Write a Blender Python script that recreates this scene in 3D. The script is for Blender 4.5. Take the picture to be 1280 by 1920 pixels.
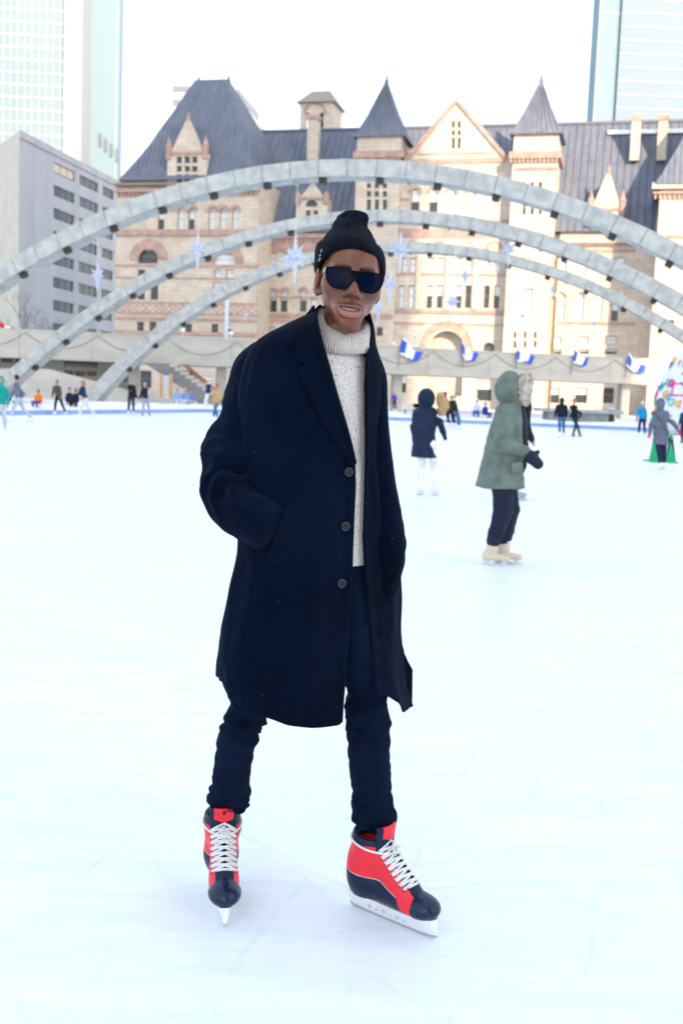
import bpy, math, random
import numpy as np
from mathutils import Vector, Matrix
from mathutils.bvhtree import BVHTree
random.seed(7); np.random.seed(7)
PI = math.pi
for o in list(bpy.data.objects): bpy.data.objects.remove(o)
SC = bpy.context.scene
COL = SC.collection

# ------------------------------------------------------------------ camera
FPX = 2000.0; CAMH = 1.45; SLOPE = 0.038
_r = math.atan(SLOPE); _p = math.atan((960-740)*math.cos(_r)/FPX)
CF = np.array([0, math.cos(_p), -math.sin(_p)]); _U = np.array([0, math.sin(_p), math.cos(_p)]); _R = np.array([1., 0, 0])
CR = _R*math.cos(_r)+_U*math.sin(_r); CU = _U*math.cos(_r)-_R*math.sin(_r)
CO = np.array([0, 0, CAMH])
cd = bpy.data.cameras.new('camera'); cam = bpy.data.objects.new('camera', cd); COL.objects.link(cam)
cd.sensor_fit = 'VERTICAL'; cd.sensor_height = 36; cd.sensor_width = 24; cd.lens = FPX/1920*36
cd.clip_end = 3000; cd.clip_start = 0.05
cd.dof.use_dof = True; cd.dof.focus_distance = 2.75; cd.dof.aperture_fstop = 5.2
m = Matrix.Identity(4)
for i in range(3):
    m[i][0] = CR[i]; m[i][1] = CU[i]; m[i][2] = -CF[i]; m[i][3] = CO[i]
cam.matrix_world = m
SC.camera = cam

# ------------------------------------------------------------------ world, sun, exposure
SUN_EL = math.radians(24); SUN_AZ = math.radians(23)      # sun behind the camera, to the right
w = bpy.data.worlds.new('World'); SC.world = w; w.use_nodes = True
nt = w.node_tree; nt.nodes.clear()
sk = nt.nodes.new('ShaderNodeTexSky'); sk.sky_type = 'NISHITA'; sk.sun_disc = False
sdir = Vector((math.sin(SUN_AZ)*math.cos(SUN_EL), -math.cos(SUN_AZ)*math.cos(SUN_EL), math.sin(SUN_EL)))
sk.sun_elevation = SUN_EL; sk.sun_rotation = math.atan2(sdir.x, sdir.y)
sk.air_density = 1.0; sk.dust_density = 2.5; sk.ozone_density = 0.6
bg = nt.nodes.new('ShaderNodeBackground'); bg.inputs[1].default_value = 0.10
ow = nt.nodes.new('ShaderNodeOutputWorld')
mx = nt.nodes.new('ShaderNodeMix'); mx.data_type = 'RGBA'; mx.inputs[0].default_value = 0.5      # thin bright veil of cloud over the whole sky
mx.inputs[7].default_value = (5.2, 5.7, 6.2, 1)
nt.links.new(sk.outputs[0], mx.inputs[6]); nt.links.new(mx.outputs[2], bg.inputs[0]); nt.links.new(bg.outputs[0], ow.inputs[0])
sl = bpy.data.lights.new('sun', 'SUN'); sl.energy = 2.4; sl.angle = math.radians(0.5); sl.color = (1.0, 0.76, 0.52)
so = bpy.data.objects.new('sun', sl); COL.objects.link(so)
so.rotation_euler = (-sdir).to_track_quat('-Z', 'Y').to_euler()
SC.view_settings.view_transform = 'Standard'; SC.view_settings.look = 'None'
SC.view_settings.exposure = 1.9; SC.view_settings.gamma = 1; SC.view_settings.use_curve_mapping = False

# ------------------------------------------------------------------ pixel -> place helpers
def ray(px, py):
    return CF + CR*((px-640)/FPX) - CU*((py-960)/FPX)
def at(px, py, Y):
    d = ray(px, py); return CO + d*(Y/d[1])
def ground(px, py, z=0.0):
    d = ray(px, py); return CO + d*((z-CAMH)/d[2])
class Plane:                       # a vertical plane seen in the photo: px -> (u, z)
    def __init__(s, p0, ang):
        s.p = np.array([p0[0], p0[1], 0.]); s.ang = ang
        s.d = np.array([math.cos(ang), math.sin(ang), 0]); s.n = np.array([math.sin(ang), -math.cos(ang), 0])
    def hit(s, px, py, w=0.0):
        d = ray(px, py); q = s.p + s.n*w
        t = (q-CO)@s.n/(d@s.n); P = CO+d*t
        return (P-s.p)@s.d, P[2]

# ------------------------------------------------------------------ materials
def mat(name, col, rough=.7, var=0, vscale=3, bump=0, bscale=30, metal=0, spec=.5, sheen=0, sss=0, col2=None, stretch=None, emit=None, coat=0, detail=4):
    M = bpy.data.materials.get(name)
    if M: return M
    M = bpy.data.materials.new(name); M.use_nodes = True
    n = M.node_tree.nodes; L = M.node_tree.links; b = n['Principled BSDF']
    b.inputs['Base Color'].default_value = (*col, 1); b.inputs['Roughness'].default_value = rough
    b.inputs['Metallic'].default_value = metal; b.inputs['Specular IOR Level'].default_value = spec
    b.inputs['Sheen Weight'].default_value = sheen; b.inputs['Sheen Roughness'].default_value = .5
    b.inputs['Coat Weight'].default_value = coat
    if sss:
        b.inputs['Subsurface Weight'].default_value = sss; b.inputs['Subsurface Radius'].default_value = (1, .35, .2); b.inputs['Subsurface Scale'].default_value = .008
    tc = n.new('ShaderNodeTexCoord'); mp = n.new('ShaderNodeMapping'); L.new(tc.outputs['Object'], mp.inputs[0])
    if stretch: mp.inputs['Scale'].default_value = stretch
    if var or col2:
        t = n.new('ShaderNodeTexNoise'); t.inputs['Scale'].default_value = vscale; t.inputs['Detail'].default_value = detail
        L.new(mp.outputs[0], t.inputs[0])
        r = n.new('ShaderNodeValToRGB'); c2 = col2 if col2 else tuple(min(1, c*(1+var)) for c in col)
        c1 = col if col2 else tuple(c*(1-var) for c in col)
        r.color_ramp.elements[0].position = .35; r.color_ramp.elements[1].position = .65
        r.color_ramp.elements[0].color = (*c1, 1); r.color_ramp.elements[1].color = (*c2, 1)
        L.new(t.outputs[0], r.inputs[0]); L.new(r.outputs[0], b.inputs['Base Color'])
    if bump:
        t2 = n.new('ShaderNodeTexNoise'); t2.inputs['Scale'].default_value = bscale; t2.inputs['Detail'].default_value = 5
        L.new(mp.outputs[0], t2.inputs[0])
        bp = n.new('ShaderNodeBump'); bp.inputs['Strength'].default_value = bump; bp.inputs['Distance'].default_value = .02
        L.new(t2.outputs[0], bp.inputs['Height']); L.new(bp.outputs[0], b.inputs['Normal'])
    if emit:
        b.inputs['Emission Color'].default_value = (*emit[0], 1); b.inputs['Emission Strength'].default_value = emit[1]
    return M

# ------------------------------------------------------------------ object helpers
def tag(o, label=None, cat=None, group=None, kind=None):
    if label: o['label'] = label
    if cat: o['category'] = cat
    if group: o['group'] = group
    if kind: o['kind'] = kind
    return o
def empty(name, loc, rz=0, label=None, cat=None, group=None):
    o = bpy.data.objects.new(name, None); COL.objects.link(o); o.location = Vector(loc); o.rotation_euler.z = rz
    o.empty_display_size = .2
    return tag(o, label, cat, group)
def obj(name, V, F, ma, parent=None, smooth=False, uv=None, attrs=None, mats=None, fm=None, loc=None):
    me = bpy.data.meshes.new(name)
    V = np.asarray(V, dtype=np.float32)
    me.from_pydata([], [], []) if False else None
    F = [tuple(int(i) for i in f) for f in F] if not isinstance(F, np.ndarray) else F
    if isinstance(F, np.ndarray):
        nf, k = F.shape
        me.vertices.add(len(V)); me.vertices.foreach_set('co', V.ravel())
        me.loops.add(nf*k); me.loops.foreach_set('vertex_index', F.astype(np.int32).ravel())
        me.polygons.add(nf); me.polygons.foreach_set('loop_start', np.arange(0, nf*k, k, dtype=np.int32))
        me.update(calc_edges=True)
    else:
        me.from_pydata(V.tolist(), [], F)
    if smooth: me.polygons.foreach_set('use_smooth', np.ones(len(me.polygons), dtype=bool))
    for mm in (mats or [ma]): me.materials.append(mm)
    if fm is not None: me.polygons.foreach_set('material_index', np.asarray(fm, dtype=np.int32))
    if uv is not None:
        l = me.uv_layers.new(name='UVMap'); vi = np.zeros(len(me.loops), dtype=np.int32); me.loops.foreach_get('vertex_index', vi)
        l.data.foreach_set('uv', np.asarray(uv, dtype=np.float32)[vi].ravel())
    if attrs:
        for k_, a in attrs.items():
            at_ = me.attributes.new(k_, 'FLOAT', 'POINT'); at_.data.foreach_set('value', np.asarray(a, dtype=np.float32))
    me.validate(); me.update()
    o = bpy.data.objects.new(name, me); COL.objects.link(o)
    if parent: o.parent = parent
    if loc is not None: o.location = Vector(loc)
    return o
class MB:
    def __init__(s): s.v = []; s.f = []
    def add(s, v, f):
        b = len(s.v); s.v += [tuple(map(float, p)) for p in v]; s.f += [tuple(i+b for i in q) for q in f]; return s
    def box(s, a, b):
        x0, y0, z0 = a; x1, y1, z1 = b
        return s.hexa([(x0, y0, z0), (x1, y0, z0), (x1, y1, z0), (x0, y1, z0), (x0, y0, z1), (x1, y0, z1), (x1, y1, z1), (x0, y1, z1)])
    def hexa(s, p):
        return s.add(p, [(0, 3, 2, 1), (4, 5, 6, 7), (0, 1, 5, 4), (1, 2, 6, 5), (2, 3, 7, 6), (3, 0, 4, 7)])
    def prism(s, poly, y0, y1):          # polygon (x,z) extruded in y
        n = len(poly)
        v = [(x, y0, z) for x, z in poly]+[(x, y1, z) for x, z in poly]
        return s.add(v, [tuple(range(n)), tuple(reversed(range(n, 2*n)))]+[(i, i+n, (i+1) % n+n, (i+1) % n) for i in range(n)])
    def column(s, poly, z0, z1):         # polygon (x,y) extruded in z
        n = len(poly)
        v = [(x, y, z0) for x, y in poly]+[(x, y, z1) for x, y in poly]
        return s.add(v, [tuple(reversed(range(n))), tuple(range(n, 2*n))]+[(i, (i+1) % n, (i+1) % n+n, i+n) for i in range(n)])
    def tube(s, pts, r, n=8, caps=True):
        P = np.array(pts, float); rr = np.full(len(P), r) if np.isscalar(r) else np.array(r)
        T = np.gradient(P, axis=0); T /= np.linalg.norm(T, axis=1)[:, None]+1e-9
        up = np.array([0, 0, 1.]) if abs(T[0][2]) < .9 else np.array([1., 0, 0])
        A = []; a = np.cross(T[0], up); a /= np.linalg.norm(a)
        for t in T:
            a = a-t*(a@t); a /= np.linalg.norm(a)+1e-9; A.append(a.copy())
        A = np.array(A); B = np.cross(T, A)
        v = []
        for i in range(len(P)):
            for k in range(n):
                th = 2*PI*k/n; v.append(P[i]+rr[i]*(A[i]*math.cos(th)+B[i]*math.sin(th)))
        f = [(i*n+k, i*n+(k+1) % n, (i+1)*n+(k+1) % n, (i+1)*n+k) for i in range(len(P)-1) for k in range(n)]
        if caps: f += [tuple(reversed(range(n))), tuple(range((len(P)-1)*n, len(P)*n))]
        return s.add(v, f)
    def lathe(s, prof, n=16, c=(0, 0, 0)):
        v = [(c[0]+r*math.cos(2*PI*k/n), c[1]+r*math.sin(2*PI*k/n), c[2]+z) for r, z in prof for k in range(n)]
        m_ = len(prof)
        f = [(i*n+k, i*n+(k+1) % n, (i+1)*n+(k+1) % n, (i+1)*n+k) for i in range(m_-1) for k in range(n)]
        f += [tuple(reversed(range(n))), tuple(range((m_-1)*n, m_*n))]
        return s.add(v, f)
    def build(s, name, ma, parent=None, smooth=False, **k): return obj(name, s.v, s.f, ma, parent, smooth, **k)

# ------------------------------------------------------------------ noise + signed-distance modelling
def _hash(i, j, k, seed):
    n = (i.astype(np.int64)*374761393+j.astype(np.int64)*668265263+k.astype(np.int64)*2147483647+seed*974711) & 0xffffffff
    n = ((n ^ (n >> 13))*1274126177) & 0xffffffff
    return ((n ^ (n >> 16)) & 0xffff)/65535.0
def noise3(x, y, z, seed=0):
    x, y, z = np.broadcast_arrays(np.asarray(x, float), np.asarray(y, float), np.asarray(z, float))
    i, j, k = np.floor(x).astype(int), np.floor(y).astype(int), np.floor(z).astype(int)
    fx, fy, fz = x-i, y-j, z-k
    fx = fx*fx*(3-2*fx); fy = fy*fy*(3-2*fy); fz = fz*fz*(3-2*fz)
    r = 0
    for a in (0, 1):
        for b in (0, 1):
            for c in (0, 1):
                r = r+_hash(i+a, j+b, k+c, seed)*(fx if a else 1-fx)*(fy if b else 1-fy)*(fz if c else 1-fz)
    return r*2-1
def ridge(n): return 1-2*np.abs(n)
def sm(a, b, k):
    h = np.clip(.5+.5*(b-a)/k, 0, 1); return b*(1-h)+a*h-k*h*(1-h)
def ssub(a, b, k): return -sm(-a, b, k)
def ell(P, c, r, R=None):
    q = P-np.array(c, dtype=np.float32)
    if R is not None: q = q@np.array(R, dtype=np.float32)
    q = q/np.array(r, dtype=np.float32); l = np.sqrt((q*q).sum(-1))+1e-9
    g = q/np.array(r, dtype=np.float32); return l*(l-1)/(np.sqrt((g*g).sum(-1))+1e-9)
def cap(P, a, b, ra, rb=None, flat=None):
    a = np.array(a, dtype=np.float32); b = np.array(b, dtype=np.float32); rb = ra if rb is None else rb
    ab = b-a; q = P-a; t = np.clip((q@ab)/(ab@ab), 0, 1)
    e = q-t[..., None]*ab
    if flat is not None: e = e/np.array(flat, dtype=np.float32)
    return np.sqrt((e*e).sum(-1))-(ra+(rb-ra)*t)
def prof(P, zs, cx, cy, rx, ry):       # stack of ellipses between zs[0]..zs[-1]
    z = P[..., 2]; zs = np.array(zs)
    f = lambda a: np.interp(z, zs, a).astype(np.float32)
    X = (P[..., 0]-f(cx)); Y = (P[..., 1]-f(cy)); RX = f(rx); RY = f(ry)
    l = np.sqrt((X/RX)**2+(Y/RY)**2); d = (l-1)*np.minimum(RX, RY)
    return np.maximum(np.maximum(d, zs[0]-z), z-zs[-1])
def nets(fn, lo, hi, h):
    lo = np.array(lo, float); hi = np.array(hi, float)
    n = np.maximum(np.ceil((hi-lo)/h).astype(int)+1, 3)
    ax = [lo[i]+h*np.arange(n[i]) for i in range(3)]
    P = np.stack(np.meshgrid(*ax, indexing='ij'), -1).astype(np.float32)
    V = fn(P).astype(np.float32)
    S = V < 0
    c = np.zeros(tuple(n-1), dtype=np.int8)
    for a in (0, 1):
        for b in (0, 1):
            for d in (0, 1):
                c += S[a:n[0]-1+a, b:n[1]-1+b, d:n[2]-1+d]
    I = np.argwhere((c > 0) & (c < 8)); idx = -np.ones(tuple(n-1), dtype=np.int64); idx[tuple(I.T)] = np.arange(len(I))
    acc = np.zeros((len(I), 3)); cnt = np.zeros(len(I))
    co = [(a, b, d) for a in (0, 1) for b in (0, 1) for d in (0, 1)]
    for p in co:
        for q in co:
            if sum(abs(p[k]-q[k]) for k in range(3)) == 1 and p < q:
                va = V[I[:, 0]+p[0], I[:, 1]+p[1], I[:, 2]+p[2]]; vb = V[I[:, 0]+q[0], I[:, 1]+q[1], I[:, 2]+q[2]]
                mk = (va < 0) != (vb < 0); t = np.where(mk, va/np.where(mk, va-vb, 1), 0)
                e = np.array(p)+t[:, None]*(np.array(q)-np.array(p)); acc += e*mk[:, None]; cnt += mk
    verts = lo+(I+acc/cnt[:, None])*h
    F = []
    for axn in range(3):
        o1, o2 = [(1, 2), (2, 0), (0, 1)][axn]
        sl0 = [slice(1, n[k]-1) for k in range(3)]; sl0[axn] = slice(0, n[axn]-1)
        sl1 = list(sl0); sl1[axn] = slice(1, n[axn])
        a = S[tuple(sl0)]; b = S[tuple(sl1)]
        for flip, mk in ((False, a & ~b), (True, ~a & b)):
            E = np.argwhere(mk)
            if len(E) == 0: continue
            E = E+np.array([0 if k == axn else 1 for k in range(3)])
            def cell(d1, d2):
                q = E.copy(); q[:, o1] -= d1; q[:, o2] -= d2; return idx[tuple(q.T)]
            quad = np.stack([cell(1, 1), cell(0, 1), cell(0, 0), cell(1, 0)], 1)
            F.append(quad[:, ::-1] if flip else quad)
    return verts, np.concatenate(F)
def smoothv(V, F, it=1, lam=.5):
    V = V.copy()
    e = np.concatenate([F[:, [0, 1]], F[:, [1, 2]], F[:, [2, 3]], F[:, [3, 0]]]); e = np.concatenate([e, e[:, ::-1]])
    for _ in range(it):
        s = np.zeros_like(V); np.add.at(s, e[:, 0], V[e[:, 1]]); c = np.bincount(e[:, 0], minlength=len(V))
        V += lam*(s/np.maximum(c, 1)[:, None]-V)
    return V
def vnormals(V, F):
    n = np.cross(V[F[:, 2]]-V[F[:, 0]], V[F[:, 3]]-V[F[:, 1]]); N = np.zeros_like(V)
    for k in range(4): np.add.at(N, F[:, k], n)
    return N/(np.linalg.norm(N, axis=1)[:, None]+1e-12)
def grid_faces(nu, nv, wrap=False):
    F = []
    i = np.arange(nv-1)[:, None]; j = np.arange(nu if wrap else nu-1)[None]
    a = i*nu+j; b = i*nu+(j+1) % nu; return np.stack([a, b, b+nu, a+nu], -1).reshape(-1, 4)
# ================================================================== MATERIALS OF THE PLACE
M_stone = mat('cream_sandstone', (.49, .43, .365), .9, col2=(.58, .52, .45), vscale=.8, bump=.6, bscale=4)
def masonry(ma, bw, bh, dark):
    n = ma.node_tree.nodes; L = ma.node_tree.links; b = n['Principled BSDF']; tc_ = n['Texture Coordinate']
    sp = n.new('ShaderNodeSeparateXYZ'); L.new(tc_.outputs['Object'], sp.inputs[0]); ad = n.new('ShaderNodeMath'); L.new(sp.outputs[0], ad.inputs[0]); L.new(sp.outputs[1], ad.inputs[1])
    cb = n.new('ShaderNodeCombineXYZ'); L.new(ad.outputs[0], cb.inputs[0]); L.new(sp.outputs[2], cb.inputs[1])
    br = n.new('ShaderNodeTexBrick'); br.inputs['Scale'].default_value = 1; br.inputs['Brick Width'].default_value = bw; br.inputs['Row Height'].default_value = bh; br.inputs['Mortar Size'].default_value = .035
    br.inputs['Color1'].default_value = (1, 1, 1, 1); br.inputs['Color2'].default_value = (.88, .85, .84, 1); br.inputs['Mortar'].default_value = (dark, dark, dark, 1); br.inputs['Bias'].default_value = -.2
    L.new(cb.outputs[0], br.inputs[0]); mx = n.new('ShaderNodeMix'); mx.data_type = 'RGBA'; mx.blend_type = 'MULTIPLY'; mx.inputs[0].default_value = 1
    L.new(b.inputs['Base Color'].links[0].from_socket, mx.inputs[6]); L.new(br.outputs[0], mx.inputs[7]); L.new(mx.outputs[2], b.inputs['Base Color'])
masonry(M_stone, 1.5, .55, .76)
M_brown = mat('brown_sandstone', (.38, .26, .23), .9, var=.18, vscale=1.2, bump=.5, bscale=4)
M_orange = mat('warm_door_wood', (.50, .30, .15), .6, var=.1)
M_slate = mat('roof_copper_grey', (.100, .124, .178), .7, col2=(.140, .158, .208), vscale=1.2, stretch=(1, 1, .25), bump=.2, bscale=3)
M_pl = mat('pane_with_pale_blind', (.62, .66, .70), .25)
M_pd = mat('dark_window_pane', (.035, .045, .055), .12)
M_frame = mat('window_frame_paint', (.20, .17, .15), .6)
M_wframe = mat('stone_window_frame', (.55, .47, .40), .8)
M_conc = mat('arch_concrete', (.36, .385, .385), .85, col2=(.50, .52, .505), vscale=2.2, bump=.5, bscale=9, detail=8)
M_conc2 = mat('walkway_concrete', (.43, .42, .385), .85, col2=(.50, .485, .45), vscale=.5, bump=.2, bscale=6, stretch=(1, 1, 3))
M_joint = mat('joint_dark', (.10, .11, .11), .9)
M_black = mat('fixture_black', (.015, .015, .018), .5)
M_steel = mat('brushed_steel', (.55, .57, .6), .35, metal=1)
M_white = mat('white_paint', (.8, .8, .8), .5)
M_snow = mat('packed_snow', (.80, .83, .86), .8, var=.04, vscale=2, bump=.6, bscale=5)
M_blue = mat('rink_edge_blue', (.19, .31, .62), .6, col2=(.28, .40, .68), vscale=1.5)
M_plaza = mat('snowy_paving', (.50, .50, .50), .85, col2=(.74, .76, .79), vscale=.35, bump=.3, bscale=4, detail=8)
M_office = mat('office_concrete', (.33, .335, .375), .85, col2=(.385, .39, .43), vscale=.25, stretch=(1, 1, .1))
M_office2 = mat('office_pale_concrete', (.47, .45, .40), .85, var=.06, vscale=.4)
M_glass1 = mat('tower_glass', (.160, .235, .285), .6, col2=(.185, .255, .30), vscale=.05, spec=.15)
M_glass2 = mat('tower_blue_glass', (.16, .245, .305), .6, col2=(.18, .265, .325), vscale=.05, spec=.15)
M_tower = mat('tower_frame_white', (.33, .37, .41), .7)
M_dglass = mat('dark_strip_glass', (.06, .10, .16), .2)
M_wood = mat('tan_timber', (.50, .33, .20), .7, var=.1)
M_rail = mat('rust_red_rail', (.30, .12, .08), .6)

# ------------------------------------------------------------------ ice material: worn, finely scratched, faintly glossy
M_ice = bpy.data.materials.new('skated_ice'); M_ice.use_nodes = True
n = M_ice.node_tree.nodes; L = M_ice.node_tree.links; b = n['Principled BSDF']
tc = n.new('ShaderNodeTexCoord')
def _nz(scale, st, det=6, rot=0):
    mp = n.new('ShaderNodeMapping'); mp.inputs['Scale'].default_value = st; mp.inputs['Rotation'].default_value = (0, 0, rot)
    L.new(tc.outputs['Object'], mp.inputs[0]); t = n.new('ShaderNodeTexNoise'); t.inputs['Scale'].default_value = scale; t.inputs['Detail'].default_value = det
    t.inputs['Roughness'].default_value = .65; L.new(mp.outputs[0], t.inputs[0]); return t
def _mul(a, bb, op='ADD'):
    q = n.new('ShaderNodeMath'); q.operation = op
    for i, s in enumerate((a, bb)):
        if isinstance(s, (int, float)): q.inputs[i].default_value = s
        else: L.new(s, q.inputs[i])
    return q.outputs[0]
big = _nz(.5, (1, 1.6, 1), 5); t1 = _nz(3.2, (.5, 3, 1), 8, .22); t2 = _nz(5, (3, .3, 1), 7, .5); t3 = _nz(6, (.6, 5, 1), 7, -.35); fine = _nz(60, (1, 1, 1), 4)
s_ = _mul(_mul(t1.outputs[0], .48, 'MULTIPLY'), _mul(_mul(t2.outputs[0], .12, 'MULTIPLY'), _mul(t3.outputs[0], .24, 'MULTIPLY'))); s_ = _mul(s_, _mul(big.outputs[0], .22, 'MULTIPLY'))
rp = n.new('ShaderNodeValToRGB'); rp.color_ramp.elements[0].position = .36; rp.color_ramp.elements[1].position = .66
rp.color_ramp.elements[0].color = (.66, .735, .81, 1); rp.color_ramp.elements[1].color = (.84, .865, .885, 1)
L.new(s_, rp.inputs[0]); cur = rp.outputs[0]
for sc_, rot_, di_, th_, am_ in ((1.1, .3, 7, .985, .38), (1.7, 1.2, 9, .988, .32), (2.3, -.5, 6, .988, .28), (.8, 2.2, 11, .99, .35)):
    mp = n.new('ShaderNodeMapping'); mp.inputs['Rotation'].default_value = (0, 0, rot_); L.new(tc.outputs['Object'], mp.inputs[0])
    wv = n.new('ShaderNodeTexWave'); wv.inputs['Scale'].default_value = sc_; wv.inputs['Distortion'].default_value = di_; wv.inputs['Detail'].default_value = 2.0; wv.inputs['Detail Scale'].default_value = .35; L.new(mp.outputs[0], wv.inputs[0])
    mk = n.new('ShaderNodeMapRange'); mk.inputs[1].default_value = th_; mk.inputs[2].default_value = 1.0; L.new(wv.outputs['Fac'], mk.inputs[0])
    ms = _nz(1.3+sc_, (1, 1, 1), 4, rot_); m2 = n.new('ShaderNodeMapRange'); m2.inputs[1].default_value = .48; m2.inputs[2].default_value = .62; L.new(ms.outputs[0], m2.inputs[0])
    fm_ = _mul(_mul(mk.outputs[0], m2.outputs[0], 'MULTIPLY'), am_, 'MULTIPLY'); mm_ = n.new('ShaderNodeMix'); mm_.data_type = 'RGBA'; L.new(fm_, mm_.inputs[0]); L.new(cur, mm_.inputs[6]); mm_.inputs[7].default_value = (.52, .62, .72, 1); cur = mm_.outputs[2]
L.new(cur, b.inputs['Base Color'])
r2 = n.new('ShaderNodeMapRange'); r2.inputs[3].default_value = .32; r2.inputs[4].default_value = .6; L.new(s_, r2.inputs[0]); L.new(r2.outputs[0], b.inputs['Roughness'])
b.inputs['Specular IOR Level'].default_value = .35
bp = n.new('ShaderNodeBump'); bp.inputs['Strength'].default_value = .25; bp.inputs['Distance'].default_value = .01
L.new(_mul(s_, _mul(fine.outputs[0], .12, 'MULTIPLY')), bp.inputs['Height']); L.new(bp.outputs[0], b.inputs['Normal'])

# ================================================================== GROUND, RINK
EP = [ground(0, 779)[:2], ground(385, 773)[:2], ground(730, 788)[:2], ground(1200, 808)[:2]]
d0 = EP[0]-EP[1]; d0 /= np.linalg.norm(d0); d1 = EP[3]-EP[2]; d1 /= np.linalg.norm(d1)
EDGE = [EP[0]+d0*75, EP[0]]+[EP[1]*(1-t)**2+2*t*(1-t)*(EP[1]+np.array([.6, 1.2]))+EP[2]*t*t if False else EP[1]*(1-t)+EP[2]*t for t in (0, .5, 1)]+[EP[3], EP[3]+d1*55]
EDGE = [np.array(e) for e in EDGE]
tag(obj('ground', [(-1500, -1500, -.3), (1500, -1500, -.3), (1500, 2500, -.3), (-1500, 2500, -.3)], [(0, 1, 2, 3)], M_plaza), kind='structure')
rv = [(*e, 0) for e in EDGE]+[(EDGE[-1][0]+5, -30, 0), (EDGE[0][0], -30, 0)]
tag(obj('ice_rink', rv, [tuple(range(len(rv)))][0:1], M_ice), kind='structure')
def offset(poly, d):
    out = []
    for i, p in enumerate(poly):
        a = poly[max(i-1, 0)]; c = poly[min(i+1, len(poly)-1)]; t = (c-a)/np.linalg.norm(c-a); out.append(p+np.array([-t[1], t[0]])*d)
    return out
E2 = offset(EDGE, .35); E3 = offset(EDGE, 2.6)
def strip(A, B, za0, za1):
    V = []; F = []
    for p, q in zip(A, B): V += [(*p, za0), (*p, za1), (*q, za1), (*q, za0)]
    for i in range(len(A)-1):
        a = 4*i; F += [(a, a+4, a+5, a+1), (a+1, a+5, a+6, a+2), (a+2, a+6, a+7, a+3)]
    return V, F
V, F = strip(EDGE, E2, -.1, .20)
tag(obj('rink_kerb', V, F, M_blue), kind='structure')
pv = [(*e, .19) for e in E2]+[(400, 20, .19), (400, 900, .19), (-500, 900, .19), (-500, -60, .19)]
tag(obj('plaza_pavement', pv, [tuple(range(len(pv)))], M_plaza), kind='structure')
# shovelled snow lying behind the kerb
NU, NV = 260, 12
def along(t, A):
    A = np.array(A); seg = np.linalg.norm(np.diff(A, axis=0), axis=1); c = np.r_[0, np.cumsum(seg)]/seg.sum()
    return np.stack([np.interp(t, c, A[:, 0]), np.interp(t, c, A[:, 1])], -1)
tt = np.linspace(0, 1, NU); a_ = along(tt, E2); b_ = along(tt, E3); V = []
for j in range(NV):
    s = j/(NV-1); p = a_*(1-s)+b_*s
    h = .20+.34*math.sin(PI*min(1, s*1.02+.0))**.6*(.7+.5*noise3(p[:, 0]*.7, p[:, 1]*.7, 0, 3))
    V.append(np.column_stack([p, h]))
tag(obj('snow_bank', np.concatenate(V), grid_faces(NU, NV), M_snow, smooth=True), kind='stuff')

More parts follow.
